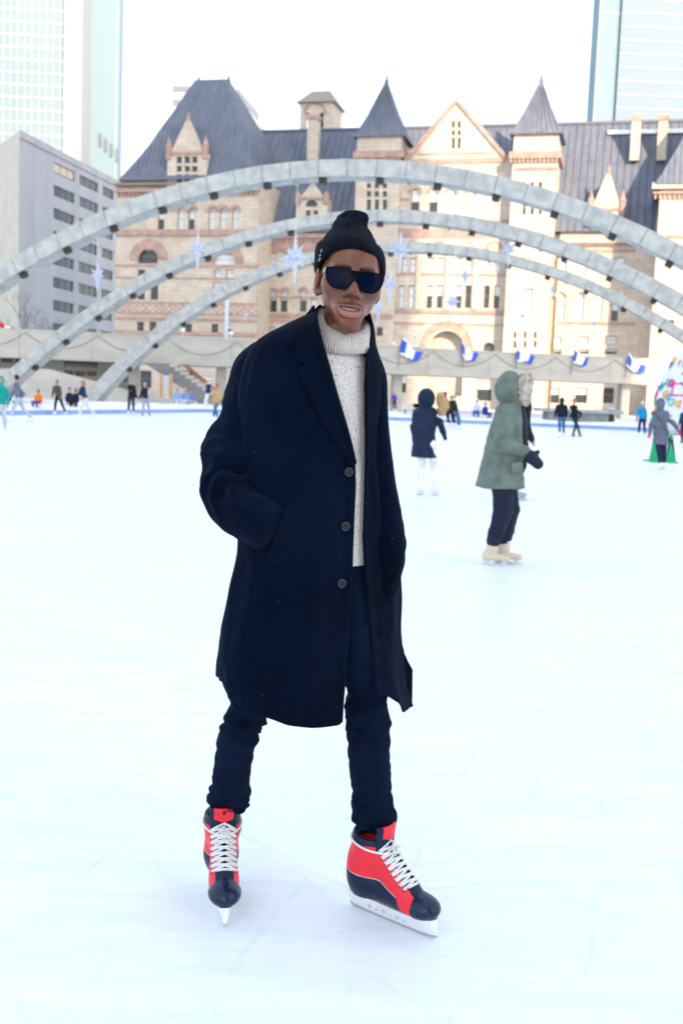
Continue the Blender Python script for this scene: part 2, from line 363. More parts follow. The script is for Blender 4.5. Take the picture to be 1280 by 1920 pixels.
# ================================================================== THE THREE CONCRETE ARCHES
APSI = -.251
AR = [(27.93, 12.41, -.972, 54.0, .404, .968, -.031, -.044, .043), (27.873, 12.397, 2.399, 67.0, .351, 1.014, .042, .30, .6), (26.61, 12.367, 5.113, 80.0, .353, .861, .068, -.172, .335)]
def arch_z(A, s): return A[1]*(1-A[5]*s**2-(1-A[5])*s**4+A[6]*(s**3-s))
ARCHLBL = ['nearest and tallest of the three curved concrete arches over the rink', 'middle one of the three curved concrete arches over the rink', 'farthest and lowest looking of the three curved concrete arches over the rink']
for ai, A in enumerate(AR):
    a, H, cx, cy, hh = A[:5]
    root = empty('concrete_arch', (cx, cy, 0), APSI, ARCHLBL[ai], 'arch', 'concrete arches over the skating rink')
    S = np.linspace(-1, 1, 801); X = S*a; Z = arch_z(A, S); L_ = np.r_[0, np.cumsum(np.hypot(np.diff(X), np.diff(Z)))]
    nseg = int(L_[-1]/1.45)
    def fr(l):
        s = np.interp(l, L_, S); x = s*a; z = arch_z(A, s); e = 1e-3; dx = a*e; dz = arch_z(A, s+e)-z; q = math.hypot(dx, dz)
        return x, z, -dz/q, dx/q, hh*(1+A[7]*s+A[8]*s*s)
    D0, D1 = -.6, .75
    for k in range(nseg):
        l0 = L_[-1]*k/nseg+.015; l1 = L_[-1]*(k+1)/nseg-.015
        pts = []
        jt = random.uniform(-.006, .006)
        for l in (l0, l1):
            x, z, nx, nz, h = fr(l)
            pts.append([(x+nx*-h, D0+jt, z+nz*-h), (x+nx*-h, D1, z+nz*-h), (x+nx*(h+jt), D1, z+nz*h), (x+nx*(h+jt), D0+.03+jt, z+nz*h)])
        p, q = pts
        MB().hexa([p[0], q[0], q[1], p[1], p[3], q[3], q[2], p[2]]).build('segment', M_conc, root)
    core = []
    for l in np.linspace(0, L_[-1], 90):
        x, z, nx, nz, h = fr(l); h -= .035
        core.append([(x-nx*h, D0+.04, z-nz*h), (x-nx*h, D1-.04, z-nz*h), (x+nx*h, D1-.04, z+nz*h), (x+nx*h, D0+.06, z+nz*h)])
    V = [p for c in core for p in c]; F = [(4*i+k, 4*i+(k+1) % 4, 4*i+4+(k+1) % 4, 4*i+4+k) for i in range(89) for k in range(4)]
    obj('joint_core', V, F, M_joint, root)
    for k in range(3, nseg-2, 2):
        x, z, nx, nz, h = fr(L_[-1]*(k+.1)/nseg); c = np.array([x-nx*(h+.13), 0, z-nz*(h+.13)]); tx, tz = nz, -nx
        mb = MB(); r_ = .17
        mb.hexa([c+np.array([tx*a1*r_+nx*b1*r_, y1, tz*a1*r_+nz*b1*r_]) for b1 in (-1, 1) for a1, y1 in ((-1, -.45), (1, -.45), (1, -.1), (-1, -.1))])
        mb.build('light_fixture', M_black, root)
    for k in range(4, nseg-2, 4):
        x, z, nx, nz, h = fr(L_[-1]*k/nseg); tx, tz = nz, -nx; c = np.array([x-nx*(h+.05), 0, z-nz*(h+.05)])
        mb = MB().hexa([c+np.array([tx*a1*.05+nx*b1*.06, y1, tz*a1*.05+nz*b1*.06]) for b1 in (-1, 1) for a1, y1 in ((-1, -.5), (1, -.5), (1, .7), (-1, .7))])
        mb.build('cross_rib', M_conc, root)

# ================================================================== STAR DECORATIONS
M_star = mat('frosted_star', (.50, .56, .70), .45, var=.06, vscale=6, sheen=.2)
def star(px, py, size, ai, narrow, label):
    A = AR[ai]; pl = Plane((A[2], A[3]), APSI)
    u, z = pl.hit(px, py, .2); P = pl.p+pl.d*u+pl.n*.2
    m_ = size/FPX*P[1]
    root = empty('hanging_star', (P[0], P[1], z), random.uniform(-.4, .4)+(1.2 if narrow else 0), label, 'star decoration', 'star decorations hanging from the arches')
    R = m_/2
    dirs = [((0, 0, 1), 1.0), ((0, 0, -1), 1.15), ((1, 0, .05), .6), ((-1, 0, -.05), .6), ((0, 1, 0), .5), ((0, -1, 0), .5),
            ((.62, -.3, .72), .62), ((-.62, .3, .72), .6), ((.6, .3, -.66), .5), ((-.6, -.3, -.66), .5), ((.4, .7, .5), .45), ((-.4, -.7, .4), .5)]
    for d, l in dirs:
        d = np.array(d, float); d /= np.linalg.norm(d); a = np.cross(d, (.3, .9, .2)); a /= np.linalg.norm(a); b_ = np.cross(d, a)
        q = [d*R*.12+(a*math.cos(t)+b_*math.sin(t))*R*.135 for t in (0, PI/2, PI, 1.5*PI)]
        MB().add([*q, d*R*l, -d*R*.02], [(0, 1, 4), (1, 2, 4), (2, 3, 4), (3, 0, 4), (1, 0, 5), (2, 1, 5), (3, 2, 5), (0, 3, 5)]).build('spike', M_star, root)
    zt = arch_z(A, u/A[0])-A[4]
    if zt > z+R: MB().tube([(0, 0, R*.9), (0, 0, zt-z)], .012, 4).build('wire', M_steel, root)
star(553, 483, 100, 0, 0, 'big white star hanging left of the man above the beanie, brightest of the stars')
star(750, 470, 80, 1, 0, 'white star right beside the black beanie, overlapping the farthest arch')
star(953, 470, 68, 1, 1, 'pale blue star hanging over the middle arch, upper right of the sunglasses')
star(371, 468, 72, 0, 1, 'narrow white star seen edge on, over the middle arch at upper left')
star(183, 517, 58, 0, 1, 'small white star in front of the grey office windows, leftmost star')
star(731, 535, 72, 1, 1, 'pale star just right of the sunglasses')
star(709, 582, 60, 2, 1, 'pale star hanging beside the man\'s cheek on the right')
star(848, 566, 56, 1, 0, 'pale blue star above the big entrance arch of the old hall')
star(872, 518, 46, 2, 1, 'small blue star hanging just under the farthest arch, right of the beanie')
star(1036, 542, 26, 2, 0, 'tiny blue star above the tall arched windows, just under the farthest arch on the right')
star(979, 592, 24, 2, 0, 'tiny blue star low before the sunlit wall above the slit windows')
star(1113, 607, 30, 2, 1, 'tiny narrow blue star low at right above the flags')
star(1163, 566, 44, 2, 0, 'white star overlapping the farthest arch at far right')
star(461, 592, 26, 2, 1, 'tiny white star before the shaded wall left of the coat shoulder')

# ================================================================== ELEVATED WALKWAY
WP = Plane((0, 97.5), .2)
root = empty('elevated_walkway', (0, 97.5, 0), .2, 'long grey concrete elevated walkway crossing behind the rink in front of the old hall', 'walkway')
ZT = np.mean([WP.hit(0, 623)[1], WP.hit(430, 631.5)[1], WP.hit(760, 651)[1], WP.hit(1200, 677)[1]])
ZB = np.mean([WP.hit(0, 665)[1], WP.hit(430, 687)[1], WP.hit(760, 702)[1], WP.hit(1130, 723)[1]])
for i, x0 in enumerate(np.arange(-64.5, 66, 6.0)):
    MB().box((x0+.012, 0, ZB), (x0+6.0-.012, .25, ZT)).build('parapet_panel', M_conc2, root)
MB().box((-64.5, .26, ZB+.05), (67.5, 4.6, ZB+.6)).build('deck', M_conc2, root)
MB().box((-64.5, 4.6, ZB), (67.5, 4.85, ZT)).build('rear_parapet', M_conc2, root)
MB().box((-64.5, -.04, ZT+.003), (67.5, .3, ZT+.12)).build('coping', M_conc2, root)
for px in (252, 415, 745, 1172):
    u = WP.hit(px, 740, -1.2)[0]; MB().box((u-.42, 1.2, .19), (u+.42, 2.2, ZB+.05)).build('column', M_conc2, root)
mb = MB()
for k in range(14):
    u0 = -40+k*6.0; mb.tube([(u0+6.0*t, -.06, ZT-.15-1.25*(1-(2*t-1)**2)) for t in np.linspace(0, 1, 13)], .016, 4)
mb.build('light_string', M_black, root)
# globe lamps on the walkway
for i, (px, py) in enumerate([(343, 620), (433, 626), (777, 629), (738, 646), (907, 662)]):
    u, z = WP.hit(px, py, -2.0); P = WP.p+WP.d*u-WP.n*2.0
    o = empty('globe_lamp', (P[0], P[1], ZB+.6), 0, ['round white globe lamp on the walkway left of the white mast', 'round white globe lamp on the walkway touching the white mast', 'higher round white globe lamp above the first flag', 'round white globe lamp on the walkway just left of the first flag', 'round white globe lamp behind the second and third flags'][i], 'lamp', 'globe lamps on the elevated walkway')
    MB().tube([(0, 0, 0), (0, 0, z-ZB-.6)], .04, 6).build('post', M_steel, o)
    MB().lathe([(.01, -.22), (.13, -.18), (.2, -.09), (.22, 0), (.2, .09), (.13, .18), (.01, .22)], 12, (0, 0, z-ZB-.6)).build('globe', M_white, o, True)
u, z = WP.hit(424, 632, -3); zt = WP.hit(427, 556, -3)[1]; P = WP.p+WP.d*u-WP.n*3
tag(MB().tube([(0, 0, 0), (0, 0, zt-ZB-.6)], .16, 8).build('mast', mat('mast_blue_white', (.6, .66, .75), .5), loc=(P[0], P[1], ZB+.6)), 'plain pale blue mast standing on the walkway left of the man', 'mast')

# flags on the walkway
M_fb = mat('flag_blue', (.02, .09, .62), .7); M_fw = mat('flag_white', (.78, .8, .84), .7)
FL = [((745, 692), (754, 632), (788, 676), 'first blue and white flag from the left, right beside the man\'s shoulder'),
      ((866, 690), (864, 640), (893, 680), 'second blue and white flag, above the hooded navy parka'),
      ((966, 694), (968, 650), (1000, 682), 'third blue and white flag, just above the green hood'),
      ((1068, 702), (1078, 653), (1101, 686), 'fourth blue and white flag hanging limp, narrowest of the five'),
      ((1170, 708), (1178, 662), (1207, 702), 'fifth blue and white flag, nearest the white tree')]
for i, (b0, t0, e0, lb) in enumerate(FL):
    ub, zb = WP.hit(*b0, .25); ut, zt = WP.hit(*t0, .25); ue, ze = WP.hit(*e0, .25); P = WP.p+WP.d*ub+WP.n*.25
    o = empty('flag', (P[0], P[1], zb), .2, lb, 'flag', 'blue and white flags fixed to the walkway')
    MB().tube([(0, 0, 0), (ut-ub, 0, zt-zb+.1)], .035, 6).build('pole', M_joint, o)
    NF, NW = 19, 9; V = []
    for j in range(NW):
        for k in range(NF):
            s = k/(NF-1); t = j/(NW-1)           # s along the fly, t down the hoist
            hx = (ut-ub)*(1-.55*t); hz = (zt-zb)*(1-.55*t)
            ex = ue-ub+.15-.35*t; ez = ze-zb+.75*(1-t)
            x = hx+(ex-hx)*s; z = hz+(ez-hz)*s-.25*math.sin(PI*s)*(1-.5*t)+.1*math.sin(s*7+i*2)
            V.append((x+.05*math.sin(9*s+i), -.06-.10*math.sin(s*8+2.2*t+i)*(.3+s), z))
    F = grid_faces(NF, NW)
    fm = []
    for f in F:
        k = f[0] % NF; j = f[0]//NF; s = k/(NF-1); t = j/(NW-1)
        fm.append(0 if (s < .22 and .1 < t < .8) or s > .66 or (t > .8 and s > .4) else 1)
    c = obj('cloth', V, F, M_fb, o, True, mats=[M_fb, M_fw], fm=fm)
# red and white flag at the far left
P = at(4, 640, 96); o = empty('flag', (P[0]-1.2, P[1], ZB+.6), 0, 'red and white flag drooping at the left edge above the walkway', 'flag')
zt = at(0, 596, 96)[2]-ZB-.6
MB().tube([(0, 0, 0), (0, 0, zt+.3)], .04, 6).build('pole', M_steel, o)
V = []; 
for j in range(7):
    for k in range(15):
        s = k/14; t = j/6; V.append((s*2.3, .12*math.sin(s*8+t), zt-t*.75-.75*s+.1*math.sin(s*6)))
F = grid_faces(15, 7); obj('cloth', V, F, M_fw, o, True, mats=[mat('flag_red', (.62, .02, .03), .7), M_fw], fm=[1 if .62 < (f[0] % 15)/14 < .8 else 0 for f in F])

# ================================================================== STAIR, RAMPS, TERRACE AT LEFT
SP = Plane((0, 94.0), .1)
def sbox(name, poly, depth, ma, parent, w0=0.0):
    pts = [SP.hit(x, y, w0) for x, y in poly]
    return MB().prism([(u, z) for u, z in pts], -w0, -w0+depth).build(name, ma, parent)
root = empty('outdoor_staircase', (0, 94.0, 0), .1, 'concrete staircase with rust red railing climbing under the elevated walkway', 'staircase')
sbox('stringer', [(270, 680), (330, 682), (420, 752), (420, 772), (372, 757), (345, 730), (300, 700)], 2.2, mat('stair_dark_concrete', (.20, .21, .22), .85, var=.1), root)
for k in range(9):
    sbox('tread', [(318+k*10.2, 682+k*7.4), (333+k*10.2, 682+k*7.4), (333+k*10.2, 688+k*7.4), (318+k*10.2, 688+k*7.4)], 2.0, M_conc2, root, .02)
sbox('handrail', [(340, 684), (352, 684), (404, 728), (404, 733)], .08, M_rail, root, -1.9)
sbox('handrail', [(352, 692), (356, 694), (404, 737), (404, 741)], .08, M_rail, root, -1.9)
for k in range(6): sbox('baluster', [(350+k*10, 691+k*8.5), (351.6+k*10, 691+k*8.5), (351.6+k*10, 706+k*8.5), (350+k*10, 706+k*8.5)], .05, M_rail, root, -1.9)
root = empty('access_ramp', (0, 94.0, 0), .1, 'pale solid concrete ramp parapet sloping down behind the skaters at left', 'ramp')
sbox('parapet', [(-160, 690), (92, 692), (212, 724), (262, 738), (345, 752), (345, 772), (-160, 760)], .5, M_conc2, root, 1.0)
root = empty('terrace_building', (0, 94.0, 0), .1, 'low pale concrete terrace building with dark strip windows under the walkway at left', 'building')
def terr(x0, x1, y0, y1): 
    a, b_ = SP.hit(x0, (y0+y1)/2, -7), SP.hit(x1, (y0+y1)/2, -7); return a[0], b_[0], SP.hit((x0+x1)/2, y1, -7)[1], SP.hit((x0+x1)/2, y0, -7)[1]
def wall_holes(u0, u1, z0, z1, holes, w, depth=.5):
    xs = sorted({u0, u1, *[h[0] for h in holes], *[h[1] for h in holes]}); zs = sorted({z0, z1, *[h[2] for h in holes], *[h[3] for h in holes]})
    xs = [x for x in xs if u0 <= x <= u1]; zs = [z for z in zs if z0 <= z <= z1]
    mb = MB(); y = -w
    for i in range(len(xs)-1):
        for j in range(len(zs)-1):
            cx, cz = (xs[i]+xs[i+1])/2, (zs[j]+zs[j+1])/2
            if any(h[0] < cx < h[1] and h[2] < cz < h[3] for h in holes): continue
            mb.add([(xs[i], y, zs[j]), (xs[i+1], y, zs[j]), (xs[i+1], y, zs[j+1]), (xs[i], y, zs[j+1])], [(0, 1, 2, 3)])
    for h in holes:
        a, b_, c, d = h[:4]
        q = [(a, c), (b_, c), (b_, d), (a, d)]
        for k in range(4):
            (p0, p1), (q0, q1) = q[k], q[(k+1) % 4]
            mb.add([(p0, y, p1), (q0, y, q1), (q0, y+depth, q1), (p0, y+depth, p1)], [(3, 2, 1, 0)])
        if len(h) > 4 and h[4]:
            r = (b_-a)/2; cz = d-r; mx = (a+b_)/2
            for sgn in (-1, 1):
                arc = [(mx+sgn*r*math.cos(t), cz+r*math.sin(t)) for t in np.linspace(0, PI/2, 7)]; cr = (mx+sgn*r, d)
                for k in range(6):
                    v = [(cr[0], y, cr[1]), (arc[k][0], y, arc[k][1]), (arc[k+1][0], y, arc[k+1][1])]
                    mb.add(v, [(0, 1, 2)] if sgn < 0 else [(2, 1, 0)])
                    mb.add([(arc[k][0], y, arc[k][1]), (arc[k+1][0], y, arc[k+1][1]), (arc[k+1][0], y+depth, arc[k+1][1]), (arc[k][0], y+depth, arc[k][1])], [(0, 1, 2, 3)])
    return mb
hs = [terr(*q) for q in ((-90, -5, 664, 676), (2, 26, 667, 681), (29, 55, 668, 682), (120, 183, 672, 689), (121, 138, 694, 703), (141, 160, 695, 704), (163, 182, 696, 705), (226, 239, 690, 715))]
U0 = SP.hit(-200, 700, -7)[0]; U1 = SP.hit(243, 700, -7)[0]
wall_holes(U0, U1, .19, ZT-.4, hs, -7).build('wall', M_conc2, root)
MB().box((U0, 7.02, ZT-.4), (U1, 12, ZT-.2)).build('roof', M_conc2, root)
for h in hs: MB().box((h[0], 7.3, h[2]), (h[1], 7.36, h[3])).build('window', M_pd, root)
# timber posts with a notice panel
root = empty('notice_board', (0, 92, 0), 0, 'two tan timber posts holding a pale panel beside the staircase', 'notice board')
a = at(302, 752, 92); b_ = at(320, 754, 92); zt = at(302, 700, 92)[2]
MB().box((a[0]-.11, -.1, .19), (a[0]+.11, .1, zt)).build('post', M_wood, root); MB().box((b_[0]-.14, -.1, .19), (b_[0]+.14, .1, zt)).build('post', M_wood, root)
MB().box((a[0]+.12, -.04, zt-1.0), (b_[0]-.15, .04, zt-.15)).build('panel', mat('pale_panel', (.55, .58, .62), .6), root)

# ================================================================== OLD CITY HALL
HP = Plane((0, 150), APSI)
hall = empty('old_city_hall', (0, 150, 0), APSI, 'large Romanesque sandstone hall with steep grey roofs, pointed turrets and gables, half in sun', 'building')
def hr(x0, y0, x1, y1, w):
    xc, yc = (x0+x1)/2, (y0+y1)/2
    return (HP.hit(x0, yc, w)[0], HP.hit(x1, yc, w)[0], HP.hit(xc, y1, w)[1], HP.hit(xc, y0, w)[1])
def win(x0, y0, x1, y1, w, arch=0, st='l', bars=1):
    h = hr(x0, y0, x1, y1, w); a, b_, c, d = h; y = -w+.32; t = .07
    fr = MB().box((a, y, c), (a+t, y+.1, d)).box((b_-t, y, c), (b_, y+.1, d)).box((a+t, y, c), (b_-t, y+.1, c+t)).box((a+t, y, d-t), (b_-t, y+.1, d))
    zm = c+(d-c)*(.55 if not arch else .5)
    if bars: fr.box((a+t, y+.01, zm-t/2), (b_-t, y+.09, zm+t/2))
    if arch: fr.box((a+t, y+.01, d-(b_-a)/2-t/2), (b_-t, y+.09, d-(b_-a)/2+t/2))
    f = fr.build('window', M_frame, hall)
    up = M_pd if st == 'd' else M_pl; lo = M_pd if st in 'dm' else M_pl
    MB().box((a+t, y+.03, zm), (b_-t, y+.06, d-t)).build('pane', up, f)
    MB().box((a+t, y+.03, c+t), (b_-t, y+.06, zm)).build('pane', lo, f)
    return (*h, arch)
def seg(name, ma, x0, y0, x1, y1, w, th=.5, n_=None):
    a, b_, c, d = hr(x0, y0, x1, y1, w)
    return MB().box((a, -w, c), (b_, -w+th, d)).build(name, ma, hall)
def ring(px, py, ro, ri, w, ma=None, th=.35):
    u, z = HP.hit(px, py, w); s = HP.hit(px+100, py, w)[0]-u; s /= 100; ro *= s; ri *= s; mb = MB(); N = 14
    for k in range(N):
        t0, t1 = PI*k/N, PI*(k+1)/N
        q = [(u+r*math.cos(t), z+r*math.sin(t)) for r, t in ((ri, t0), (ro, t0), (ro, t1), (ri, t1))]
        mb.prism(q, -w, -w+th)
    return mb.build('arch_moulding', ma or M_brown, hall)
def corb(x0, x1, y0, y1, w, n_):
    a, b_, c, d = hr(x0, y0, x1, y1, w); mb = MB(); q = (b_-a)/n_
    for k in range(n_): mb.box((a+q*k+q*.2, -w, c), (a+q*k+q*.7, -w+.5, d))
    tag(mb.build('corbel', M_brown, hall), kind='stuff')
def uh(x, y, w): return HP.hit(x, y, w)[0]
def zh(x, y, w): return HP.hit(x, y, w)[1]
# --- left pavilion
W = 6.0; hl = []
for x, st in ((296, 'm'), (333, 'l'), (353, 'm'), (391, 'l'), (412, 'l'), (435, 'l')): hl.append(win(x, 390, x+12, 431, W, 1, st))
hl.append(win(259, 469, 296, 494, W, 0, 'd')); hl.append(win(399, 476, 440, 499, W, 0, 'l'))
for q in ((401, 505, 415, 520, 'l'), (423, 505, 440, 521, 'l'), (399, 529, 415, 545, 'l'), (423, 529, 440, 545, 'l'), (258, 505, 272, 562, 'd'), (282, 505, 297, 562, 'm')): hl.append(win(*q[:4], W, 0, q[4]))
for x, y, st in ((257, 603, 'd'), (280, 603, 'd'), (347, 607, 'd'), (396, 607, 'd'), (420, 608, 'm')): hl.append(win(x, y, x+13, y+19, W, 0, st))
for x, st in ((262, 'd'), (345, 'd'), (430, 'm')): hl.append(win(x, 695, x+22, 728, W, 0, st))
a0, a1 = uh(217, 500, W), uh(482, 480, W); ze = zh(350, 336, W)
wall_holes(a0, a1, .19, ze, hl, W).build('wall', M_stone, hall)
MB().box((a1-.3, -W+.01, .19), (a1, 8, ze)).build('side_wall', M_stone, hall); MB().box((a0, -W+.01, .19), (a0+.3, 8, ze)).build('side_wall', M_stone, hall)
seg('cornice', M_frame, 214, 341, 486, 346, W+.9, 1.2); corb(217, 484, 359, 367, W+.35, 34); seg('cornice', M_brown, 216, 353, 485, 359, W+.6, .9)
seg('string_course', M_brown, 216, 430, 484, 441, W+.35, .5); seg('string_course', M_brown, 216, 496, 482, 501, W+.12, .3); seg('string_course', M_brown, 216, 520, 482, 523, W+.12, .3)
seg('string_course', M_brown, 216, 566, 482, 592, W+.06, .2); seg('string_course', M_brown, 216, 596, 482, 601, W+.2, .4); seg('string_course', M_brown, 216, 622, 482, 628, W+.25, .4)
mb = MB(); a, b_, c, d = hr(216, 573, 482, 586, W+.10); nn = 42
for k in range(nn):
    for r in range(3):
        if (k+r) % 2: mb.box((a+(b_-a)*k/nn, -W-.10, c+(d-c)*r/3), (a+(b_-a)*(k+1)/nn, -W-.04, c+(d-c)*(r+1)/3))
tag(mb.build('checker_stone', M_stone, hall), kind='stuff')
ring(278, 487, 36, 19, W+.2); ring(420, 492, 36, 20, W+.2)
for x0, n_ in ((391, 3), (333, 2), (286, 2)):
    for k in range(n_): ring(x0+6+k*21.5, 396, 12, 6.5, W+.2)
# pavilion roof (bell-cast hip)
def hiproof(lv, w_mid, half, ribs, ma=M_slate):
    zz = []; 
    for (y, xl, xr), hf in zip(lv, half):
        u0_, u1_ = uh(xl, y, w_mid+hf), uh(xr, y, w_mid+hf*.3); z = zh((xl+xr)/2, y, w_mid+hf); zz.append((u0_, u1_, z, hf))
    V = []; F = []
    for u0_, u1_, z, hf in zz: V += [(u0_, -w_mid-hf, z), (u1_, -w_mid-hf, z), (u1_, -w_mid+hf, z), (u0_, -w_mid+hf, z)]
    for i in range(len(zz)-1):
        for k in range(4): F.append((4*i+k, 4*i+(k+1) % 4, 4*i+4+(k+1) % 4, 4*i+4+k))
    F.append(tuple(range(4*len(zz)-4, 4*len(zz))))
    r = obj('roof', V, F, ma, hall)
    mb = MB(); A = np.array(zz)
    for u in np.linspace(zz[0][0]+.3, zz[0][1]-.3, ribs):
        pts = []
        for t in np.linspace(0, len(zz)-1, 24):
            q = [np.interp(t, range(len(zz)), A[:, c]) for c in range(4)]
            if q[0] <= u <= q[1]: pts.append((u, -w_mid-q[3]-.03, q[2]))
            else: break
        if len(pts) > 1: mb.tube(pts, .07, 4)
    tag(mb.build('roof_seam', ma, r), kind='stuff')
    return r, zz
r, zz = hiproof([(336, 222, 506), (326, 230, 501), (300, 254, 492), (270, 279, 488), (240, 300, 478), (200, 330, 456), (170, 350, 440), (149, 366, 427)], -1.5, [8.6, 7.9, 7.0, 6.0, 5.0, 3.5, 2.3, 1.4], 30)
for k in (0, 1):
    u = zz[-1][k]; z = zz[-1][2]; MB().lathe([(.35, -.1), (.16, .3), (.22, .5), (.05, .9), (.02, 1.3)], 6, (u, 1.5, z)).build('finial', M_slate, r)
MB().box((zz[-1][0]-.1, 1.2, zz[-1][2]), (zz[-1][1]+.1, 1.8, zz[-1][2]+.3)).build('ridge_cap', M_slate, r)
# generic wall dormer
def dormer(x0, x1, yb, ysh, yap, w, wins, back=5, spires=True, yap_fin=None, lit=None):
    a, b_ = uh(x0, (yb+ysh)/2, w), uh(x1, (yb+ysh)/2, w); xm = (x0+x1)/2; z0, zs_, za = zh(xm, yb, w), zh(xm, ysh, w), zh(xm, yap, w); um = (a+b_)/2
    hs = [win(*q[:4], w, q[5] if len(q) > 5 else 0, q[4], bars=0) for q in wins]
    wall_holes(a, b_, z0, zs_, hs, w, .4).build('dormer_wall', M_stone, hall)
    g = .14*(b_-a)
    MB().prism([(a+g*.4, zs_), (b_-g*.4, zs_), (um+.25, za), (um-.25, za)], -w-.05, -w+.5).build('gable', M_stone, hall)
    MB().box((a-.1, -w+.0, z0), (a+.0, -w+back, zs_)).build('dormer_side', M_stone, hall); MB().box((b_, -w, z0), (b_+.1, -w+back, zs_)).build('dormer_side', M_stone, hall)
    MB().add([(a+g*.4, -w+.5, zs_), (um, -w+.5, za), (um, -w+back+3, za), (a+g*.4, -w+back+3, zs_), (b_-g*.4, -w+.5, zs_), (b_-g*.4, -w+back+3, zs_)], [(0, 1, 2, 3), (1, 4, 5, 2)]).build('dormer_roof', M_slate, hall)
    MB().box((a-.15, -w-.2, zs_-.2), (b_+.15, -w, zs_+.15)).build('string_course', M_brown, hall)
    if spires:
        hz = (za-zs_)*.55
        for u in (a+.1, b_-.1): MB().lathe([(.42, -.8), (.42, hz*.35), (.5, hz*.4), (.2, hz*.7), (.04, hz)], 6, (u, -w, zs_)).build('spirelet', M_brown, hall)
        MB().lathe([(.3, -.4), (.28, .1), (.05, 1.2)], 6, (um, -w+.2, za)).build('finial', M_brown, hall)
wn = [(x, y0, x+10, y1, 'd') for x in (331, 346, 360) for y0, y1 in ((293, 306), (311, 322), (327, 346))]
dormer(315, 386, 350, 287, 226, W+.6, wn)
# --- main block roof
WR = -9.0
zr = np.mean([zh(500, 243, WR), zh(1100, 238, WR)]); zev = zh(590, 436, 0)
ua, ub = uh(484, 300, 0)-5, uh(1300, 300, 0)+22
r = obj('roof', [(ua, -.6, zev), (ub, -.6, zev), (ub, 9, zr), (ua, 9, zr), (ub, 20, zev), (ua, 20, zev)], [(0, 1, 2, 3), (3, 2, 4, 5), (0, 3, 5), (1, 4, 2)], M_slate, hall)
mb = MB()
for u in np.arange(ua+.5, ub, .95): mb.tube([(u, -.62, zev+.02), (u, 8.97, zr+.02)], .11, 4)
tag(mb.build('roof_seam', M_slate, r), kind='stuff')
MB().box((ua, 8.8, zr-.05), (ub, 9.2, zr+.3)).build('ridge_cap', M_slate, r)
MB().box((uh(1150, 250, 0)-1, 7.6, zr-1.75), (ub, 7.9, zr-1.2)).build('snow_guard', M_steel, r)
# --- wall of the main block, left recess
hl = []
for x, st in ((506, 'm'), (526, 'm'), (562, 'm'), (582, 'l')): hl.append(win(x, 541, x+13, 585, 0, 1, st))
for x in (507, 529): hl.append(win(x, 474, x+12, 497, 0, 0, 'l'))
for x, st in ((505, 'm'), (525, 'l'), (700, 'd')): hl.append(win(x, 613, x+11, 630, 0, 0, st))
a0, a1 = uh(484, 500, 0), uh(672, 500, 0)
wall_holes(a0, a1, .19, zev, hl, 0).build('wall', M_stone, hall)
seg('cornice', M_brown, 488, 438, 672, 446, .5, .8); corb(490, 672, 448, 454, .3, 20); seg('string_course', M_brown, 490, 455, 672, 472, .1, .3)
seg('string_course', M_brown, 490, 555, 672, 559, .15, .3); seg('string_course', M_brown, 490, 589, 672, 596, .2, .4); seg('string_course', M_brown, 490, 600, 672, 606, .15, .4)
for x in (512, 533, 568): ring(x, 549, 11, 7, .12)
dormer(557, 612, 412, 372, 346, 1.0, [(573, 374, 595, 388, 'd', 1), (573, 394, 582, 410, 'd'), (587, 394, 596, 410, 'd')])
# chimneys
def chim(x0, x1, yt, yb, w, lit=0):
    a, b_, c, d = hr(x0, yt, x1, yb, w); 
    o = MB().box((a, -w, c), (b_, -w+1.3, d-.9)).build('chimney', M_stone, hall)
    MB().box((a-.12, -w-.12, d-.9), (b_+.12, -w+1.42, d-.3)).build('chimney_cap', M_brown, o)
    MB().box((a+.15, -w+.15, d-.3), (b_-.15, -w+1.15, d)).build('chimney_pot', M_stone, o)
chim(576, 596, 212, 300, -4); chim(1182, 1200, 212, 300, -4.5); chim(1232, 1250, 212, 300, -4.5)
# belvedere tower behind the ridge
wb = -16; a, b_, c, d = hr(562, 192, 622, 262, wb)
h1 = hr(573, 211, 580, 240, wb); h2 = hr(599, 211, 606, 240, wb)
wall_holes(a, b_, c, d, [(*h1, 1), (*h2, 1)], wb, .6).add([(b_, -wb, c), (b_, -wb+6, c), (b_, -wb+6, d), (b_, -wb, d)], [(0, 1, 2, 3)]).build('belvedere_wall', M_stone, hall)
MB().box((h1[0]-.1, -wb+1.5, c), (h2[1]+.1, -wb+1.6, d-.5)).build('belvedere_louvre', M_pd, hall)
ring(590, 213, 22, 17, wb+.1)
m_ = (a+b_)/2; hw = (b_-a)/2+.5; MB().hexa([(m_-hw, -wb-.5, d), (m_+hw, -wb-.5, d), (m_+hw, -wb+6.5, d), (m_-hw, -wb+6.5, d), (m_-1.4, -wb+2.3, d+2.3), (m_+1.4, -wb+2.3, d+2.3), (m_+1.4, -wb+3.7, d+2.3), (m_-1.4, -wb+3.7, d+2.3)]).build('belvedere_roof', mat('belvedere_tile', (.26, .22, .21), .8), hall)
